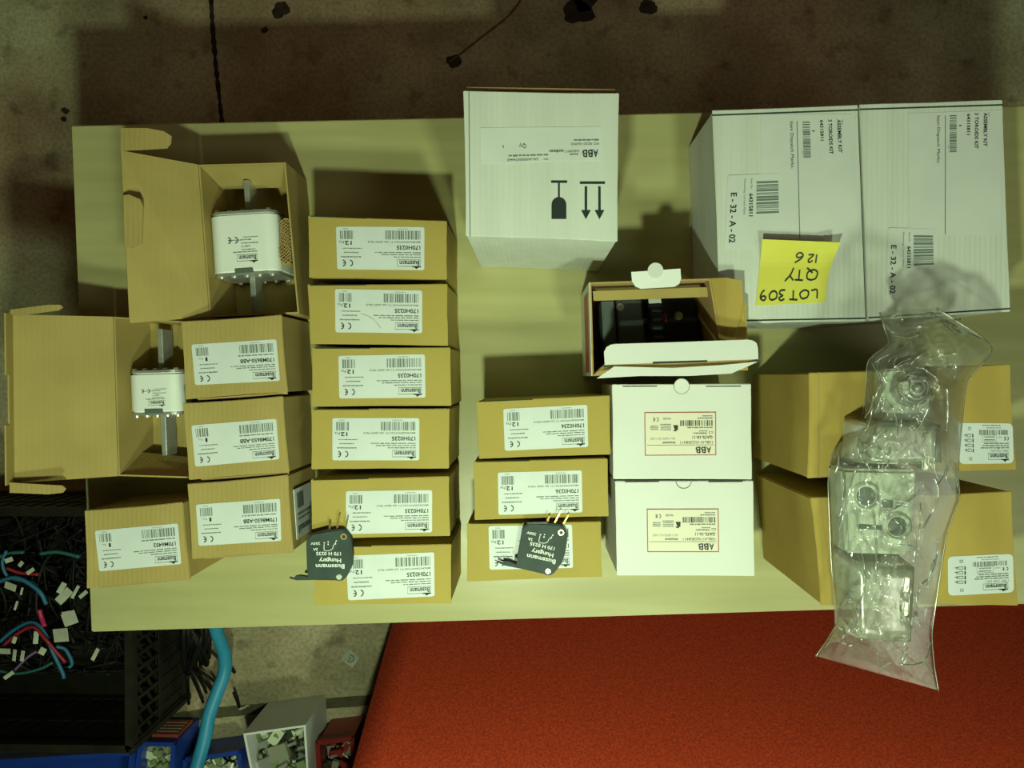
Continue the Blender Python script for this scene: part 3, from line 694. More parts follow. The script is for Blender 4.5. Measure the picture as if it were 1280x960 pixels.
# fuses
def fuse(label, cx, cy, wx, ly, th, zb, blade, ang, seed):
    """square bodied ceramic fuse lying flat: wx wide, ly long, th thick, blades along y"""
    root = thing('fuse', label, 'fuse', (cx, cy, zb), 'square bodied fuses'); R = Matrix.Rotation(ang, 3, 'Z'); O = Vector((cx, cy, zb))
    W = lambda x, y, z: O + R @ Vector((x, y, z))
    bm = B(); r = .014; prof = []
    for sx, sz, a0 in ((1, 1, 0), (-1, 1, 90), (-1, -1, 180), (1, -1, 270)):
        for k in range(9):
            a = math.radians(a0 + 90 * k / 8); prof.append((sx * (wx / 2 - r) + r * math.cos(a), th / 2 + sz * (th / 2 - r) + r * math.sin(a)))
    prism(bm, [W(x, ly / 2, z) for x, z in prof], [W(x, -ly / 2, z) for x, z in prof]); bevel(bm, .002, 2); obj('body', bm, CERAM, root, smooth=False)
    for s in (1, -1):
        bm = B(); y0, y1 = s * ly / 2, s * (ly / 2 + .003)
        prism(bm, [W(x * .97, y1, th / 2 + (z - th / 2) * .97) for x, z in prof], [W(x * .97, y0, th / 2 + (z - th / 2) * .97) for x, z in prof]); e = obj('end_plate', bm, METAL, root)
        for k in range(5):
            for zz in (th - .007, .007):
                bm = B(); x = (-.38 + .19 * k) * wx; cyl(bm, W(x, y1, zz), W(x, y1 + s * .0022, zz), .0033, .0028, 12); obj('screw', bm, METAL, e)
        bm = B(); y2 = s * (ly / 2 + .003 + blade); x0 = .003
        prism(bm, [W(-x0, y1, th / 2 + .013), W(x0, y1, th / 2 + .013), W(x0, y2, th / 2 + .013), W(-x0, y2, th / 2 + .013)],
              [W(-x0, y1, th / 2 - .013), W(x0, y1, th / 2 - .013), W(x0, y2, th / 2 - .013), W(-x0, y2, th / 2 - .013)]); bevel(bm, .0008)
        obj('blade', bm, METAL, root)
    bm = B(); box(bm, W(.0, -ly / 2 + .0015, th + .0006), (.020, .0045, .0026), ang); obj('indicator', bm, DEVGREY, root)
    k = .5 * wx; a = .62 * wx / 2
    q = [W(a * .92, .12 * ly, th + .0001), W(-a * .72, .12 * ly, th + .0001), W(-a * .72, -.40 * ly, th + .0001), W(a * .92, -.40 * ly, th + .0001)]
    P = Print(q, .0003)
    buss_logo(P, .15, .62, .75, .90); P.words(.15, .52, .85, .035, seed, 1); P.words(.2, .45, .6, .03, seed + 1, 1); P.text('660 V', .35, .33, .6, .39, True, 1)
    P.words(.1, .24, .6, .03, seed + 2, 1); P.words(.3, .13, .9, .03, seed + 3, 1); P.ce(.68, .03, .98, .25); P.words(.1, .05, .55, .03, seed + 4, 1)
    P.done(PM, root)
    return root
ft = T + .0018
c1 = at(311, 303, T + .075)
fuse('larger white ceramic fuse lying in the upper open fuse box', c1.x - .0075, c1.y, .076, .066, .072, ft, .040, math.radians(3.5), 3)
c2 = at(195, 491, T + .07)
fuse('shorter white ceramic fuse lying in the lower open fuse box', c2.x - .004, c2.y, .062, .045, .066, ft, .048, math.radians(2), 30)
# rolled corrugated padding beside the larger fuse
c0 = at(357.5, 302, T + .07); pr = thing('corrugated_padding', 'crumpled roll of corrugated cardboard wedged beside the larger fuse', 'padding', (c0.x, c0.y, ft))
bm = B(); HX, HY = .0050, .026; rnd = random.Random(4)
for k in range(5):
    yb = -HY + .002; x = -HX + k * HX / 2.2; L = []
    for s in range(40):
        t_ = s / 39; L.append(Vector((c0.x + x + .0014 * math.sin(s * 1.9 + k * 2) + .001 * noise.noise(Vector((s * .3, k, 0))), c0.y + yb + t_ * 2 * (HY - .002), 0)))
    for s in range(39):
        a, b = L[s], L[s + 1]; d = (b - a).normalized(); nn = Vector((-d.y, d.x, 0)) * .00035
        zt_ = T + .072 + .002 * math.sin(k + s * .2)
        prism(bm, [Vector((*(a + nn).xy, zt_)), Vector((*(b + nn).xy, zt_)), Vector((*(b - nn).xy, zt_)), Vector((*(a - nn).xy, zt_))], [Vector((*(v).xy, ft)) for v in (a + nn, b + nn, b - nn, a - nn)])
obj('fluting', bm, EDGE, pr)
bm = B(); ring = [Vector((c0.x + (HX + .001) * math.copysign(abs(math.cos(a)) ** .6, math.cos(a)), c0.y + HY * math.copysign(abs(math.sin(a)) ** .6, math.sin(a)), T + .071)) for a in [i / 40 * 6.283 for i in range(40)]]
for k in range(40):
    a, b = ring[k], ring[(k + 1) % 40]; c_ = Vector((c0.x, c0.y, a.z)); ai, bi = a + (c_ - a) * .06, b + (c_ - b) * .06
    prism(bm, [a, b, bi, ai], [Vector((v.x, v.y, ft)) for v in (a, b, bi, ai)])
obj('liner', bm, CARD, pr)

# ------------------------------------------------------------------ open white carton with contactor
HW = .135
ow, q, inn, zt = open_box('open_white_carton', 'open white carton with folded lid flap and thumb tab, dark device inside', [(737, 353), (888, 348), (908, 463), (740, 470)], HW, EDGE)
Z = lambda p_, z: Vector((p_.x, p_.y, z))
# printed outer skin on the left side: white with a red stripe
lft = (q[0] - q[1]).normalized() * .0006
bm = B(); prism(bm, [q[0] + lft, q[3] + lft, q[3], q[0]], [Z(q[0] + lft, T), Z(q[3] + lft, T), Z(q[3], T), Z(q[0], T)]); obj('outer_skin', bm, WCARD, ow)
l2 = lft * 1.6; a, b = q[0].lerp(q[3], .08), q[0].lerp(q[3], .96)
bm = B(); prism(bm, [Z(a + l2, zt - .02), Z(b + l2, zt - .02), Z(b + lft, zt - .02), Z(a + lft, zt - .02)], [Z(a + l2, zt - .075), Z(b + l2, zt - .075), Z(b + lft, zt - .075), Z(a + lft, zt - .075)])
st = obj('red_stripe', bm, flat('stripe_red', (.45, .09, .04), .5), ow); st['label'] = 'red printed stripe'
# right flap leaning out over the big carton
bm = B(); plate(bm, [q[1] + Vector((0, 0, .001)), q[2] + Vector((0, 0, .001)), at(935, 463, zt + .004), at(933, 378, zt + .008), at(929, 377, zt + .010), at(928, 351, zt + .012), at(908, 347, zt + .008)], .0014); obj('side_flap', bm, CARDR, ow)
# brown inner flap at the back, folded into the box
bm = B(); plate(bm, quadz([(741, 364), (884, 359), (885, 371), (742, 376)], zt - .014), .0016); obj('inner_flap', bm, CARD, ow)
# thumb tab on the back edge
bm = B(); tab = [(789, 340), (850.5, 335.7), (851.5, 348), (849, 355), (843, 358.5), (801, 361), (794, 358), (790, 351)]
ring = [at(x, y, zt + .010 - .006 * (y - 336) / 25) for x, y in tab]; slab(bm, ring, .0008); tb = obj('tab', bm, WCARD, ow)
bm = B(); c0 = at(819.5, 338, zt + .0105); slab(bm, ring2((c0.x, c0.y), 9.5 / sc(zt), 24, 0, math.pi * 2, c0.z), .0008); obj('thumb_circle', bm, WCARD, tb)
# lid: torn edged panel and white tuck flap
e0, e1 = at(756, 456, zt + .028), at(949, 450, zt + .028)
bm = B(); plate(bm, [q[3] + Vector((.001, 0, .001)), q[2] + Vector((.004, 0, .001)), e1, e0], .0014); obj('lid', bm, EDGE, ow)
bm = B(); slab(bm, quadz([(746, 473), (800, 470), (860, 470), (914, 467), (948, 452), (900, 456.5), (840, 460), (768, 458)], zt + .0305), .0010); obj('lid_face', bm, WCARD, ow)
zf = zt + .033
fl = [(756, 456), (755, 440), (758, 434), (763, 431), (769, 430), (850, 427.5), (935, 424.5), (941, 425.5), (946, 429), (947.5, 435), (948, 449)]
bm = B(); slab(bm, quadz(fl, zf), .0010); tk = obj('tuck_flap', bm, WCARD, ow)
bm = B()
for pts in ([(816, 452.5), (884, 450.5), (884, 452.6), (816, 454.8)], [(752, 457), (767, 456), (767, 458), (755, 459)], [(935, 451), (948, 449), (948, 451), (935, 453)]): slab(bm, quadz(pts, zf + .0006), .0008)
obj('slots', bm, SEAM, tk)
# device in the box
dv0 = quadz([(748, 376), (896, 372), (918, 455), (752, 460)], T + .075); c0 = sum(dv0, Vector()) / 4
dq = quadz([(752, 372), (876, 368), (886, 450), (757, 455)], T + .085)
dev = thing('contactor', 'black electrical contactor sitting inside the open white carton', 'contactor', (c0.x, c0.y, ft))
def dp(u, v, z): return Z((dq[0] * (1 - u) + dq[1] * u) * (1 - v) + (dq[3] * (1 - u) + dq[2] * u) * v, z)
def dbox(u0, v0, u1, v1, z0, z1, m, nm):
    bm = B(); prism(bm, [dp(u0, v0, z1), dp(u1, v0, z1), dp(u1, v1, z1), dp(u0, v1, z1)], [dp(u0, v0, z0), dp(u1, v0, z0), dp(u1, v1, z0), dp(u0, v1, z0)]); bevel(bm, .0015); return obj(nm, bm, m, dev)
dbox(.14, .03, .97, .97, ft, T + .070, DEVICE, 'housing')
dbox(.0, .03, .13, .97, ft, T + .078, DEVGREY, 'side_block')
dbox(.0 + .46, .03, .60, .97, T + .070, T + .086, DEVICE, 'terminal_strip')
for k in range(6): dbox(.475, .20 + k * .13, .585, .27 + k * .13, T + .086, T + .089, DEVGREY, 'terminal')
dbox(.455, .02, .60, .13, T + .087, T + .089, flat('marker_white', (.5, .52, .48), .5), 'marker_strip')
dbox(.62, .25, .655, .40, T + .070, T + .074, flat('marker_red', (.35, .03, .02), .5), 'red_marker')
dbox(.155, .03, .42, .90, T + .070, T + .074, DEVGREY, 'cover')
for u, v, z in ((.19, .14, T + .074), (.78, .30, T + .070)):
    bm = B(); p_ = dp(u, v, z); cyl(bm, p_, p_ + Vector((0, 0, .003)), .005, .0042, 16); obj('screw', bm, METAL, dev)

# ------------------------------------------------------------------ loose microswitches
def switch_root():
    s = 8.727; zz = T + .12 + .008; k = 1 / sc(T + .132)
    ox, oy = 450, 570
    L = lambda X, Y, z=0: Vector(((X - ox) / s * k, -(Y - oy) / s * k, z))
    root = thing('microswitch', '', 'switch', (0, 0, 0), 'loose black microswitches')
    TH = .010
    out = [(190, 400), (215, 358), (262, 320), (420, 292), (590, 270), (625, 290), (690, 370), (705, 560), (692, 680), (640, 790), (615, 828), (570, 848), (520, 840), (210, 836), (198, 700)]
    bm = B(); prism(bm, [L(x, y, TH) for x, y in out], [L(x, y, 0) for x, y in out]); bevel(bm, .0012, 2); obj('housing', bm, BLACKP, root)
    bm = B(); slab(bm, [L(215, 330, TH * .9), L(440, 270, TH * .9), L(450, 292, TH * .9), L(250, 335, TH * .9)], TH * .5); obj('back_ridge', bm, DEVICE, root)
    # lever along the lower edge with hooked end
    bm = B(); tube(bm, [L(560, 815, TH * .6), L(400, 822, TH * .6), L(200, 815, TH * .6), L(100, 800, TH * .6), L(60, 830, TH * .6), L(0, 818, TH * .6)], .0011, 8)
    slab(bm, [L(60, 845, TH * .75), L(560, 835, TH * .75), L(540, 800, TH * .75), L(210, 806, TH * .75), L(120, 790, TH * .75), L(60, 800, TH * .75)], .004); obj('lever', bm, BLACKP, root)
    bm = B(); cyl(bm, L(190, 745, TH * .3), L(190, 745, TH * .9), .0016, n=12); obj('plunger', bm, DEVICE, root)
    bm = B(); c0 = L(560, 795, TH); cyl(bm, c0, c0 + Vector((0, 0, .0012)), .0036, .0028, 20); cyl(bm, c0, c0 + Vector((0, 0, .002)), .0018, .0014, 12); obj('rivet', bm, STEEL, root)
    bm = B(); c0 = L(612, 352, TH); ro = ring2((c0.x, c0.y), .0032, 24, z=TH + .0006); ri = ring2((c0.x, c0.y), .0020, 24, z=TH + .0006)
    for i in range(24):
        j = (i + 1) % 24; prism(bm, [ro[i], ro[j], ri[j], ri[i]], [Z(v, TH - .001) for v in (ro[i], ro[j], ri[j], ri[i])])
    e = obj('eyelet', bm, BRASS, root)
    bm = B(); slab(bm, ring2((c0.x, c0.y), .0019, 20, z=TH + .0002), .0004); obj('eyelet_hole', bm, INK, e)
    for (xa, ya, xb, yb, wv) in ((525, 275, 560, 125, .0009), (622, 262, 652, 150, .0009), (440, 285, 452, 205, .0013)):
        bm = B(); a, b = L(xa, ya, TH * .55), L(xb, yb, TH * .75); d = (b - a).normalized(); nn = Vector((-d.y, d.x, 0)) * wv
        prism(bm, [a + nn, b + nn * .8, b - nn * .8, a - nn], [v - Vector((0, 0, .0008)) for v in (a + nn, b + nn * .8, b - nn * .8, a - nn)]); obj('terminal', bm, BRASS, root)
    P = Print([L(640, 380, TH), L(230, 380, TH), L(230, 715, TH), L(640, 715, TH)], .0003)
    f = lambda X, Y: ((640 - X) / 410, (Y - 380) / 335)
    def tx(s_, x0, x1, y0, y1, b=False): a = f(x1, y0); c = f(x0, y1); P.text(s_, a[0], a[1], c[0], c[1], b)
    tx('Bussmann', 300, 620, 655, 705, True); tx('Hungary', 338, 582, 578, 640, True); tx('170 H 0235', 305, 580, 520, 560, True); tx('2A', 272, 325, 480, 510, True); tx('250V', 245, 350, 415, 445, True)
    for a in ([(395, 430), (400, 505), (478, 495), (500, 445)], [(505, 445), (530, 400)], [(440, 425), (440, 440)]): P.stroke([f(*v) for v in a], .010)
    for X, Y in ((397, 420), (440, 410), (440, 440), (530, 398), (520, 432)):
        u, v = f(X, Y); P.rect(u - .018, v - .018, u + .018, v + .018)
    P.done([WINK], root)
    return root
sw = switch_root(); sw['label'] = 'black microswitch overhanging the left edge of the column of six boxes'
a0 = at(411.6, 695.3, T + .1305); sw.location = (a0.x, a0.y, T + HM + .0007)
b0 = at(678, 686, T + .1305)
dup(sw, (b0.x, b0.y, T + HM + .0007), math.radians(-12), 'black microswitch with gold terminals on the lowest box of the column of three')

# ------------------------------------------------------------------ plastic bag with fuse holder parts
ZB = T + .186
rows = [((1100, 390), (1170, 385)), ((1106, 412), (1205, 407)), ((1110, 430), (1240, 436)), ((1086, 450), (1214, 470)), ((1083, 480), (1206, 492)), ((1075, 528), (1201, 540)),
        ((1048, 556), (1197, 590)), ((1036, 590), (1199, 622)), ((1037, 655), (1184, 665)), ((1040, 715), (1175, 720)), ((1046, 770), (1168, 768)), ((1040, 790), (1165, 795)), ((1030, 806), (1168, 832)), ((1020, 820), (1173, 863))]
LP = smoothline([Vector((a[0], a[1], 0)) for a, b in rows], 14); RP = smoothline([Vector((b[0], b[1], 0)) for a, b in rows], 14)
NT = len(LP); NS = 84
def bagz(s, t, px, py):
    prof = (math.sin(math.pi * s)) ** .45
    tt_ = t / (NT - 1); ends = min(1, tt_ / .16) * min(1, (1 - tt_) / .10); ends = max(.0, ends) ** .6
    h = .056 * ends + .006
    v = Vector((px * .020, py * .020, 0)); v2 = Vector((px * .05 + py * .03, py * .045 - px * .02, 7))
    rid = (1 - abs(noise.noise(v)) * 2.6) * .0075 + (1 - abs(noise.noise(v2)) * 3.0) * .0050 + (1 - abs(noise.noise(v2 * 2.3)) * 3) * .0016
    return h * prof, rid * (.35 + .65 * prof)
bag = thing('plastic_bag', 'clear crumpled plastic bag of mouldings draped over the two deep brown cartons', 'bag', at(1115, 620, ZB))
for nm, top in (('bag_front', 1), ('bag_back', 0)):
    bm = B(); G = []
    for t_ in range(NT):
        row = []
        for s_ in range(NS + 1):
            s = s_ / NS; p_ = LP[t_].lerp(RP[t_], s)
            if top:
                hh, rd = bagz(s, t_, p_.x, p_.y); z = ZB + .004 + hh + rd * min(1, s * 8, (1 - s) * 8 + 0.05)
                if t_ < 14: z += .006 * math.sin(s * 5 + t_ * .4)
            else: z = ZB + .0015 + (0.0005 if 0 < s < 1 else .002)
            row.append(bm.verts.new(at(p_.x, p_.y, z) if top else at(LP[t_].lerp(RP[t_], s).x, p_.y, z)))
        G.append(row)
    for t_ in range(NT - 1):
        for s_ in range(NS):
            f = bm.faces.new((G[t_][s_], G[t_ + 1][s_], G[t_ + 1][s_ + 1], G[t_][s_ + 1])); f.smooth = True
    obj(nm, bm, BAG, bag, smooth=False if False else True)
# crisp folds of the film
R = random.Random(21)
def bagp(s, f):
    t_ = min(NT - 1, max(0, f * (NT - 1))); i = int(t_); p_ = LP[i].lerp(RP[i], s); hh, rd = bagz(s, i, p_.x, p_.y)
    return at(p_.x, p_.y, ZB + .0048 + hh + rd * min(1, s * 8, (1 - s) * 8 + 0.05))
for k in range(64):
    f = R.uniform(.02, .97); s = R.choice((R.uniform(.04, .22), R.uniform(.72, .95), R.uniform(.1, .9))); a = R.uniform(0, 6.28) if k % 2 else R.uniform(1.1, 2.0); cv = R.uniform(-.5, .5); pts = []
    for q_ in range(R.randint(6, 13)):
        if not (.02 < s < .98 and .005 < f < .99): break
        pts.append(bagp(s, f)); s += .035 * math.cos(a); f += .010 * math.sin(a); a += cv * .3
    if len(pts) > 3:
        bm = B(); tube(bm, pts, R.uniform(.0004, .0009), 5, 3); obj('fold', bm, FOLD, bag)
for ends in (LP, RP):
    bm = B(); tube(bm, [at(p_.x, p_.y, ZB + .004) for p_ in ends[::7]] + [at(ends[-1].x, ends[-1].y, ZB + .004)], .0007, 5, 2); obj('side_seam', bm, FOLD, bag)
# heat-sealed seam along the bag's mouth
bm = B(); tube(bm, [at(1100, 391, ZB + .012), at(1106, 405, ZB + .02), at(1120, 417, ZB + .022), at(1150, 412, ZB + .02), at(1175, 402, ZB + .02), at(1200, 399, ZB + .016)], .0012, 6); obj('seam', bm, BAG, bag)
ZI = ZB + .0045
def moulding(name, label, cat, ang, cx, cy): return thing(name, label, cat, at(cx, cy, ZI))
def boxpx(root, nm, pts, z0, z1, m, bv=.002):
    bm = B(); r1 = quadz(pts, z1); prism(bm, r1, [Z(p_, z0) for p_ in r1]); bevel(bm, bv, 3); return obj(nm, bm, m, root)
def shell(root, nm, pts, z0, z1, m, wall=.0018):
    """moulded cover, open underneath, domed top"""
    bm = B(); q = quadz(pts, z1); c = sum(q, Vector()) / 4; n = 14; V = []
    for j in range(n + 1):
        r_ = []
        for i in range(n + 1):
            u, v = i / n, j / n; p_ = (q[0] * (1 - u) + q[1] * u) * (1 - v) + (q[3] * (1 - u) + q[2] * u) * v
            e = max(abs(u - .5), abs(v - .5)) * 2; z = z1 - (z1 - z0) * max(0, (e - .8) / .2) ** 2 + .002 * math.cos(math.pi * (u - .5)) 
            r_.append(bm.verts.new(Z(p_, z)))
        V.append(r_)
    for j in range(n):
        for i in range(n): bm.faces.new((V[j][i], V[j + 1][i], V[j + 1][i + 1], V[j][i + 1]))
    return obj(nm, bm, m, root, smooth=True)
SHINY, t, p = newmat('highlight_gloss'); p.inputs['Base Color'].default_value = (.8, .84, .74, 1); p.inputs['Metallic'].default_value = .5; p.inputs['Roughness'].default_value = .09  # half-metallic gloss so blocks and ribs give bright highlights
m1 = moulding('fuse_holder', 'grey moulding with a domed end at the top of the plastic bag', 'fuse holder', 0, 1138, 495)
boxpx(m1, 'base', [(1106, 462), (1160, 458), (1164, 524), (1104, 526)], ZI, ZI + .022, GREYP)
bm = B(); c0 = at(1138, 484, ZI + .022)
for k in range(6):
    a, b = k / 6 * math.pi / 2, (k + 1) / 6 * math.pi / 2
    cyl(bm, c0 + Vector((0, 0, .014 * math.sin(a))), c0 + Vector((0, 0, .014 * math.sin(b))), .018 * math.cos(a) + .0005, .018 * math.cos(b) + .0005, 28)
obj('dome', bm, CLEARP, m1, smooth=True)
boxpx(m1, 'tab', [(1129, 477), (1136, 476), (1137, 492), (1130, 493)], ZI + .022, ZI + .040, GREYP, .0008)
m2 = moulding('fuse_cover', 'clear moulded cover with two bright slots, upper one in the plastic bag', 'cover', 0, 1125, 553)
shell(m2, 'cover', [(1080, 527), (1184, 527), (1188, 583), (1076, 584)], ZI, ZI + .044, CLEARP)
for y0 in (541, 569): boxpx(m2, 'slot_rib', [(1155, y0), (1163, y0 - 1), (1161, y0 + 19), (1153, y0 + 19)], ZI + .034, ZI + .047, SHINY, .001)
boxpx(m2, 'highlight_block', [(1098, 530), (1128, 530), (1126, 580), (1094, 580)], ZI, ZI + .040, SHINY)  # block added to stand in for the cover's bright reflection
m3 = moulding('fuse_holder', 'grey block with two round holes in the middle of the plastic bag', 'fuse holder', 0, 1093, 640)
boxpx(m3, 'base', [(1052, 586), (1146, 588), (1138, 694), (1058, 692)], ZI, ZI + .034, GREYP, .003)
for x, y in ((1082, 620), (1121, 658)):
    bm = B(); c0 = at(x, y, ZI + .034); N_ = 28
    for (ra, rb, za, zb) in ((.0135, .011, .0005, .003), (.011, .0095, .003, .001), (.0095, .006, .001, .0006)):
        A = ring2((c0.x, c0.y), ra, N_, z=c0.z + za); Bq = ring2((c0.x, c0.y), rb, N_, z=c0.z + zb)
        for i in range(N_): j = (i + 1) % N_; bm.faces.new([bm.verts.new(v) for v in (A[i], A[j], Bq[j], Bq[i])])
    collar = obj('hole_collar', bm, GREYP, m3)
    bm = B(); slab(bm, ring2((c0.x, c0.y), .0085, 24, z=c0.z + .0012), .001); obj('hole', bm, DEVGREY, collar)
boxpx(m3, 'slot', [(1074, 655), (1103, 657), (1103, 663), (1074, 661)], ZI + .033, ZI + .0346, DEVGREY, .0003)
lq = quadz([(1100, 622), (1136, 626), (1135, 638), (1099, 635)], ZI + .0343); lb = sticker(m3, lq, PAPER, 'label', rnd=.0006)
P = Print(reading(lq)); P.rect(.55, .1, .95, .9, 1); P.words(.05, .6, .45, .1, 3, 1); P.words(.05, .3, .45, .1, 5, 1); P.done(PM, lb)
m4 = moulding('fuse_cover', 'clear moulded cover with two bright slots, lower one in the plastic bag', 'cover', 0, 1107, 742)
shell(m4, 'cover', [(1064, 699), (1152, 703), (1146, 812), (1068, 806)], ZI, ZI + .044, CLEARP)
boxpx(m4, 'highlight_block', [(1074, 706), (1104, 708), (1100, 758), (1072, 757)], ZI, ZI + .040, SHINY)  # shiny block put in as the lower cover's highlight
for y0 in (722, 752): boxpx(m4, 'slot_rib', [(1130, y0), (1138, y0), (1136, y0 + 18), (1128, y0 + 18)], ZI + .034, ZI + .047, SHINY, .001)
for o in (m1, m3): o['group'] = 'grey mouldings in the bag'
for o in (m2, m4): o['group'] = 'clear covers in the bag'

# ------------------------------------------------------------------ crate with cables
ZC = .20; cr0 = at(161, 937, ZC); cx1, cy0 = cr0.x, cr0.y; cx0, cy1 = cx1 - .46, cy0 + .36
crate = thing('crate', 'black plastic lattice crate full of tangled cables on the floor at lower left', 'crate', ((cx0 + cx1) / 2, (cy0 + cy1) / 2, 0))
bm = B(); box(bm, ((cx0 + cx1) / 2, (cy0 + cy1) / 2, .004), (cx1 - cx0, cy1 - cy0, .008)); obj('crate_floor', bm, CRATE, crate)
for nm, a, b in (('front', (cx0, cy0), (cx1, cy0)), ('back', (cx0, cy1), (cx1, cy1)), ('left', (cx0, cy0), (cx0, cy1)), ('right', (cx1, cy0), (cx1, cy1))):
    bm = B(); a = Vector((*a, 0)); b = Vector((*b, 0)); L = (b - a).length; ang = math.atan2((b - a).y, (b - a).x); n = int(L / .022)
    mid = (a + b) / 2
    if nm != 'right': box(bm, (mid.x, mid.y, ZC / 2), (L, .0018, ZC - .012), ang)
    else: box(bm, (mid.x, mid.y, .06), (L, .0018, .10), ang)
    box(bm, (mid.x, mid.y, ZC - .008), (L, .012, .016), ang); box(bm, (mid.x, mid.y, .015), (L, .006, .022), ang); box(bm, (mid.x, mid.y, .105), (L, .0055, .010), ang)
    for i in range(n + 1):
        p_ = a.lerp(b, i / n); box(bm, (p_.x, p_.y, ZC / 2), (.006, .005, ZC - .01), ang)
        if i < n:
            for z in (.045, .075, .135, .165):
                p2 = a.lerp(b, (i + 1) / n); o1 = Vector((0, 0, .006)); t1 = Vector((0, 0, .0022)); d_ = Vector((-(b - a).y, (b - a).x, 0)).normalized() * .0018
                x = Z(p_, z - .006); y = Z(p2, z + .010)
                prism(bm, [x + d_ + t1, y + d_ + t1, y - d_ + t1, x - d_ + t1], [x + d_ - t1, y + d_ - t1, y - d_ - t1, x - d_ - t1])
    obj('side_panel', bm, CRATE, crate)
for (x, y) in ((cx0, cy0), (cx1, cy0), (cx0, cy1), (cx1, cy1)):
    bm = B(); box(bm, (x, y, ZC / 2), (.016, .016, ZC)); bevel(bm, .004, 3); obj('corner_post', bm, CRATE, crate)
# black cable tangle: nobody could count it
bm = B(); R = random.Random(11)
def inside(m=.02): return (R.uniform(cx0 + m, cx1 - m), R.uniform(cy0 + .09, cy1 - m))
for i in range(150):
    x, y = inside(); a = R.uniform(0, 6.28); pts = []; z = R.uniform(.02, .135)
    for k in range(R.randint(4, 7)):
        x = min(max(x, cx0 + .015), cx1 - .015); y = min(max(y, cy0 + .075), cy1 - .015)
        pts.append((x, y, min(.16, max(.014, z)))); a += R.uniform(-.8, .8); x += .045 * math.cos(a); y += .045 * math.sin(a); z += R.uniform(-.015, .015)
    tube(bm, pts, R.choice((.0016, .002, .003)), 6, 4)
tag(obj('cable_tangle', bm, TANGLE, None, origin=((cx0 + cx1) / 2, (cy0 + cy1) / 2, .008)), 'thick tangle of thin black cables filling the black crate', 'cables', kind='stuff')
# coloured cables lying on top
CB = flat('cable_blue', (.03, .15, .25), .4); CR = flat('cable_red', (.28, .02, .03), .4); CT = flat('cable_teal', (.03, .12, .11), .4); CP = flat('cable_violet', (.16, .10, .22), .4); CPK = flat('cable_pink', (.5, .03, .12), .4)
ZT = .150
CAB = [([(-10, 730), (20, 722), (48, 738), (58, 755)], CB, .0033, 'blue cable curving across the upper left of the black crate'),
       ([(8, 688), (3, 705), (12, 722), (40, 728), (52, 745)], CB, .0025, 'blue cable loop at the frame edge below the open lid'),
       ([(-10, 700), (10, 692), (30, 690)], CT, .0028, 'short teal cable at the frame edge above the blue loop'),
       ([(8, 710), (25, 716), (48, 718)], CR, .0025, 'red cable lying inside the blue loop'),
       ([(0, 802), (20, 786), (40, 778), (55, 790), (66, 815), (78, 840), (80, 848)], CB, .0030, 'blue cable arching over the middle of the crate'),
       ([(5, 806), (25, 790), (42, 784), (56, 798), (68, 812), (82, 828)], CR, .0026, 'dark red cable running beside the blue arch'),
       ([(-10, 836), (20, 842), (50, 836), (66, 828)], CT, .0022, 'teal cable across the lower part of the crate'),
       ([(18, 838), (34, 822), (46, 814)], CP, .0022, 'violet cable rising to a white tag in the crate'),
       ([(50, 692), (72, 690), (100, 696)], CT, .0030, 'dim teal cable in the shade left of the bench corner'),
       ([(70, 808), (82, 812), (90, 828), (86, 835)], CB, .0028, 'short blue cable end right of the arching cables'),
       ([(49, 762), (52, 772), (56, 783)], CPK, .0036, 'short pink cable stub in the middle of the crate')]
for i, (pts, m_, r_, lab) in enumerate(CAB):
    bm = B(); P3 = [at(x, y, ZT + (.017 if i in (5, 3) else .008) + .004 * math.sin(k * 1.3 + (4 if i == 5 else i))) for k, (x, y) in enumerate(pts)]; tube(bm, P3, r_, 8)
    tag(obj('cable', bm, m_, None, origin=P3[0]), lab, 'cable', 'coloured cables in the crate')
TAGM = noise_mat('tag_white', (.42, .46, .34), (.52, .56, .42), 40, rough=.6)
TG = [((77, 735), 15, 7, 60, 'slanting upper one of a pair'), ((80, 745), 22, 11, 45, 'wide lower one of a pair'), ((94, 740), 18, 4, 62, 'thin one beside the bench corner'), ((104, 743), 13, 5, 40, 'touching the bench edge'),
      ((87, 773), 19, 17, 20, 'large square one'), ((76, 794), 22, 17, 8, 'largest one, crossed by a cable'), ((83, 766), 12, 4, 10, 'small one above the square one'), ((45, 797), 16, 6, 85, 'upright below the blue arch'), ((53, 814), 9, 8, 60, 'small square one at the violet cable'),
      ((6, 814), 17, 7, 3, 'flat at the frame edge'), ((18, 819), 15, 5, 82, 'upright left one of a pair'), ((28, 820), 14, 5, 80, 'upright right one of a pair'), ((11, 844), 14, 5, 35, 'lowest at the left'), ((119, 818), 17, 5, 62, 'lone one at lower right of the crate'),
      ((13, 733), 17, 9, -15, 'with a hole, at upper left'), ((27, 739), 10, 3, 75, 'thin one beside the holed tag'), ((38, 714), 11, 5, 35, 'above the red cable'), ((11, 700), 10, 6, 20, 'greenish one at the blue loop'), ((26, 705), 8, 5, 50, 'small one right of the blue loop'), ((18, 800), 9, 5, 70, 'small one under the blue arch'), ((20, 757), 12, 3, 72, 'narrow one at mid left')]
for i, ((x, y), l_, w_, an, wh) in enumerate(TG):
    c0 = at(x, y, ZT + .018); k = 1 / sc(ZT + .018); bm = B(); box(bm, c0, (l_ * k, w_ * k, .0012), math.radians(an))
    rt = Matrix.Rotation(math.radians(R.uniform(-14, 14)), 3, 'Y')
    for v in bm.verts: v.co = c0 + rt @ (v.co - c0)
    bevel(bm, .0004, 1)
    tag(obj('cable_tag', bm, TAGM, None, origin=c0), 'white cable tag in the crate, ' + wh, 'tag', 'white cable tags')
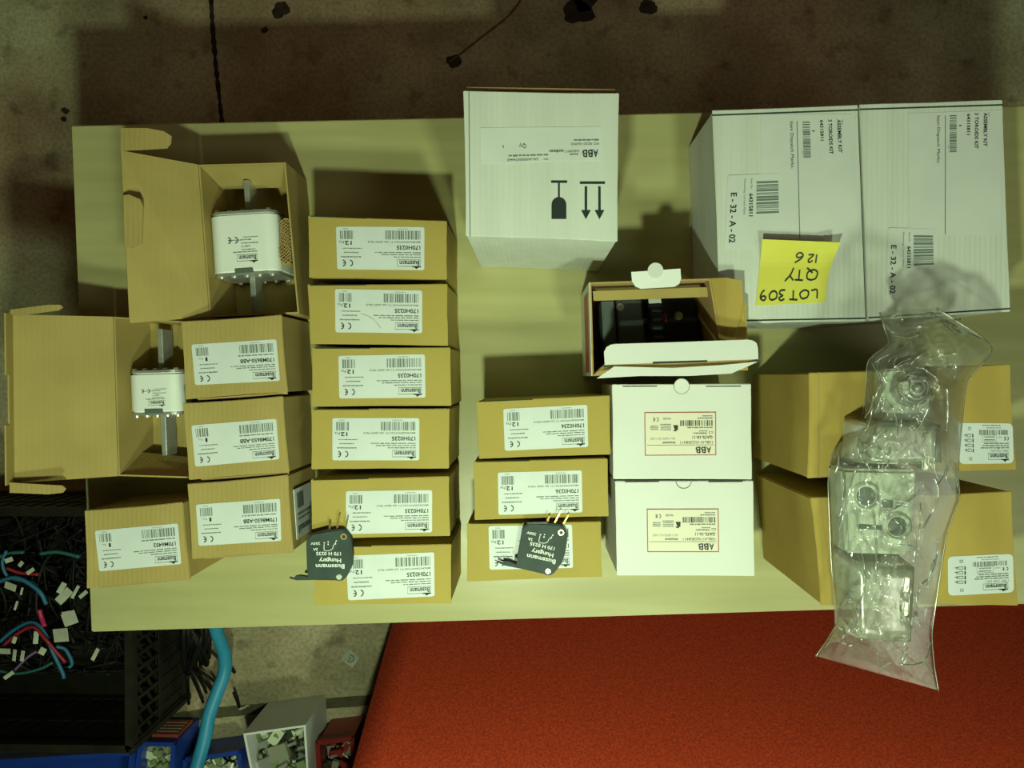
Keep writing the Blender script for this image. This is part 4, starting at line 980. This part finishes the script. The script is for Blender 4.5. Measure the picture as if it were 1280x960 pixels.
# cable ends bundle leaning against the crate's right side
root = thing('cable_bundle', 'bundle of stiff black cable ends spilling over the right side of the crate', 'cables', (cx1 + .03, cy0 + .19, 0))
bm = B(); R = random.Random(3)
for k in range(46):
    x0 = 226 + R.uniform(0, 34); y0 = 780; xa = 230 + R.uniform(0, 32)
    tube(bm, [at(x0, 770, .05 + R.uniform(0, .06)), at((x0 + xa) / 2 + R.uniform(-5, 5), 800, .05 + R.uniform(0, .05)), at(xa, 822 + R.uniform(-16, 24) - abs(xa - 225) * .4, .02 + R.uniform(0, .03))], .0045, 6, 4)
obj('black_cables', bm, TANGLE, root)
for (a, b) in (((225, 800), (245, 818)), ((240, 795), (294, 841)), ((248, 838), (272, 855)), ((244, 840), (258, 866)), ((246, 840), (266, 865)), ((238, 842), (254, 878)), ((234, 844), (236, 880)), ((292, 866), (299, 884))):
    bm = B(); tube(bm, [at(*a, .035), at((a[0] + b[0]) / 2, (a[1] + b[1]) / 2 - 1, .025), at(*b, .010)], .0026, 6, 4); obj('cable_end', bm, TANGLE, root)
# blue hose
bm = B(); hp = [at(255, 735, .10), at(264, 765, .11), at(271, 790, .12), at(280, 815, .13), at(281, 838, .14), at(272, 864, .15), at(262, 892, .16), at(256, 922, .17), at(247, 955, .18), at(238, 990, .19)]
tube(bm, hp, .0105, 14, 6); tag(obj('hose', bm, HOSE, None, origin=at(264, 765, .11)), 'bright blue flexible hose running down from under the bench past the bins', 'hose')
# ------------------------------------------------------------------ bins on the floor
def fill(name, label, quad, z0, z1, mats, n, seed, cat='parts', sz=(.006, .02)):
    R = random.Random(seed); q = quadz(quad, z1); bm = B(); c0 = sum(q, Vector()) / 4
    for k in range(n):
        u, v = R.uniform(.06, .94), R.uniform(.06, .94); p_ = (q[0] * (1 - u) + q[1] * u) * (1 - v) + (q[3] * (1 - u) + q[2] * u) * v
        z = R.uniform(z0, z1); mi = R.randrange(len(mats)); s = R.uniform(*sz)
        b4 = len(bm.verts)
        if R.random() < .4: cyl(bm, Z(p_, z), Z(p_, z) + Vector((R.uniform(-1, 1), R.uniform(-1, 1), R.uniform(-.4, .4))) * s, s * .22, n=8, mi=mi)
        else: 
            box(bm, (p_.x, p_.y, z), (s * 1.2, s * R.uniform(.4, 1), s * .4), R.uniform(0, 3), mi)
    return tag(obj(name, bm, mats, None, origin=Z(c0, z0)), label, cat, kind='stuff')
def bin_(name, label, quad, h, m, group=None, lip=.004):
    r_, q, inn, zt = open_box(name, label, quad, h, m, wall=.0035, group=group, z0=0.0)
    bm = B()
    for i in range(4):
        a, b = q[i], q[(i + 1) % 4]; e = (b - a).normalized(); nn = e.cross(Vector((0, 0, 1))); c = sum(q, Vector()) / 4
        if nn.dot((a + b) / 2 - c) < 0: nn = -nn
        prism(bm, [a + nn * lip + Vector((0, 0, .001)), b + nn * lip + Vector((0, 0, .001)), b - nn * .002 + Vector((0, 0, .001)), a - nn * .002 + Vector((0, 0, .001))],
              [v - Vector((0, 0, .007)) for v in (a + nn * lip, b + nn * lip, b - nn * .002, a - nn * .002)])
    if name != 'parts_carton': obj('rim', bm, m, r_)
    else: bm.free()
    return r_, q, inn, zt
GP = flat('part_grey', (.30, .32, .22), .35, .2); GP2 = flat('part_green', (.18, .26, .10), .35); GP3 = flat('part_clear', (.55, .60, .42), .15); DK = flat('part_dark', (.03, .035, .02), .5)
b1, q, inn, zt = bin_('storage_bin', 'small blue bin with a red and white label card, right beside the black crate', [(176, 930), (217, 931), (211, 1010), (166, 1008)], .10, BLUE, 'blue storage bins')
fp = (q[1] - q[0]); nn = Vector((0, 1, 0)) * .0016; a, b = q[0].lerp(q[1], .12), q[0].lerp(q[1], .92)
sq = [Z(a, .075) + nn, Z(b, .075) + nn, Z(b, .02) + nn, Z(a, .02) + nn]; nn2 = Vector((0, .0008, 0))
sq = [v + Vector((0, .0025, 0)) for v in sq]
bm = B(); prism(bm, [v + nn2 for v in sq], [v - nn * 2.5 for v in sq]); lb = obj('label_card', bm, flat('card_red', (.35, .08, .05), .6), b1)
P = Print([v + nn2 for v in sq], .0004); P.n = Vector((0, 1, 0))
for k in range(4): P.words(.08, .15 + k * .2, .92, .08, 60 + k, 0)
P.done([WINK], lb)
fill('terminal_parts', 'greenish terminal parts heaped in the blue bin with the label card', [(180, 934), (213, 935), (208, 1000), (172, 1000)], .02, .085, [GP, GP2, GP3], 130, 5)
b2, q, inn, zt = bin_('storage_bin', 'wide low blue bin between the hose and the white parts box', [(232, 950), (299, 941), (302, 1010), (231, 1015)], .07, BLUE, 'blue storage bins')
fill('terminal_parts', 'pale connector parts heaped in the wide low blue bin', [(236, 956), (294, 949), (296, 1003), (236, 1007)], .012, .06, [GP, GP2, GP3, GP3], 140, 6)
b3, q, inn, zt = bin_('storage_bin', 'dark blue bin below the black crate at the lower left corner of the frame', [(-60, 956), (164, 942), (158, 1030), (-70, 1045)], .11, BLUE, 'blue storage bins')
pc, q, inn, zt = bin_('parts_carton', 'small open white cardboard box of metal and clear parts between the blue and red bins', [(304, 917), (382, 906), (388, 1000), (322, 1008)], .12, WCARD)
fill('connector_parts', 'clear and metal connector parts piled in the open white box', [(309, 922), (378, 912), (384, 990), (324, 996)], .015, .11, [GP, GP2, GP3, STEEL, DK], 240, 7, sz=(.007, .026))
b4, q, inn, zt = bin_('storage_bin', 'dark red bin right of the white parts box', [(397, 929), (440, 924), (445, 1010), (402, 1014)], .09, REDB)
fill('dark_parts', 'dark small parts heaped in the red bin', [(402, 934), (436, 929), (441, 1000), (407, 1004)], .012, .075, [DK, DK, GP, REDB], 140, 8)
# scrap of paper on the floor
bm = B(); q = quadz([(437, 811), (449.5, 822), (440, 835), (426, 824)], .0022); slab(bm, q, .001)
root = thing('paper_scrap', 'small white square paper scrap lying on the concrete', 'paper', Z(sum(q, Vector()) / 4, 0)); sc_ = obj('paper', bm, TAGM, root)
P = Print([q[3], q[2], q[1], q[0]], .0006); P.stroke([(.3, .7), (.6, .75), (.75, .5), (.6, .25), (.4, .3)], .05, 1); P.stroke([(.35, .55), (.5, .5), (.55, .4)], .05, 1); P.done(PM, sc_)
for (x, y, l_, dl) in ((303, 885, 9, 'larger of the two tiny pale chips on the floor behind the white parts box'), (309, 882, 6, 'smaller of the two tiny pale chips on the floor behind the white parts box')):
    c0 = at(x, y, .004); bm = B(); box(bm, c0, (l_ / sc(0), .004, .004), .3); bevel(bm, .001); tag(obj('debris_chip', bm, TAGM, None, origin=Z(c0, .002)), dl, 'debris', 'tiny chips on the floor')
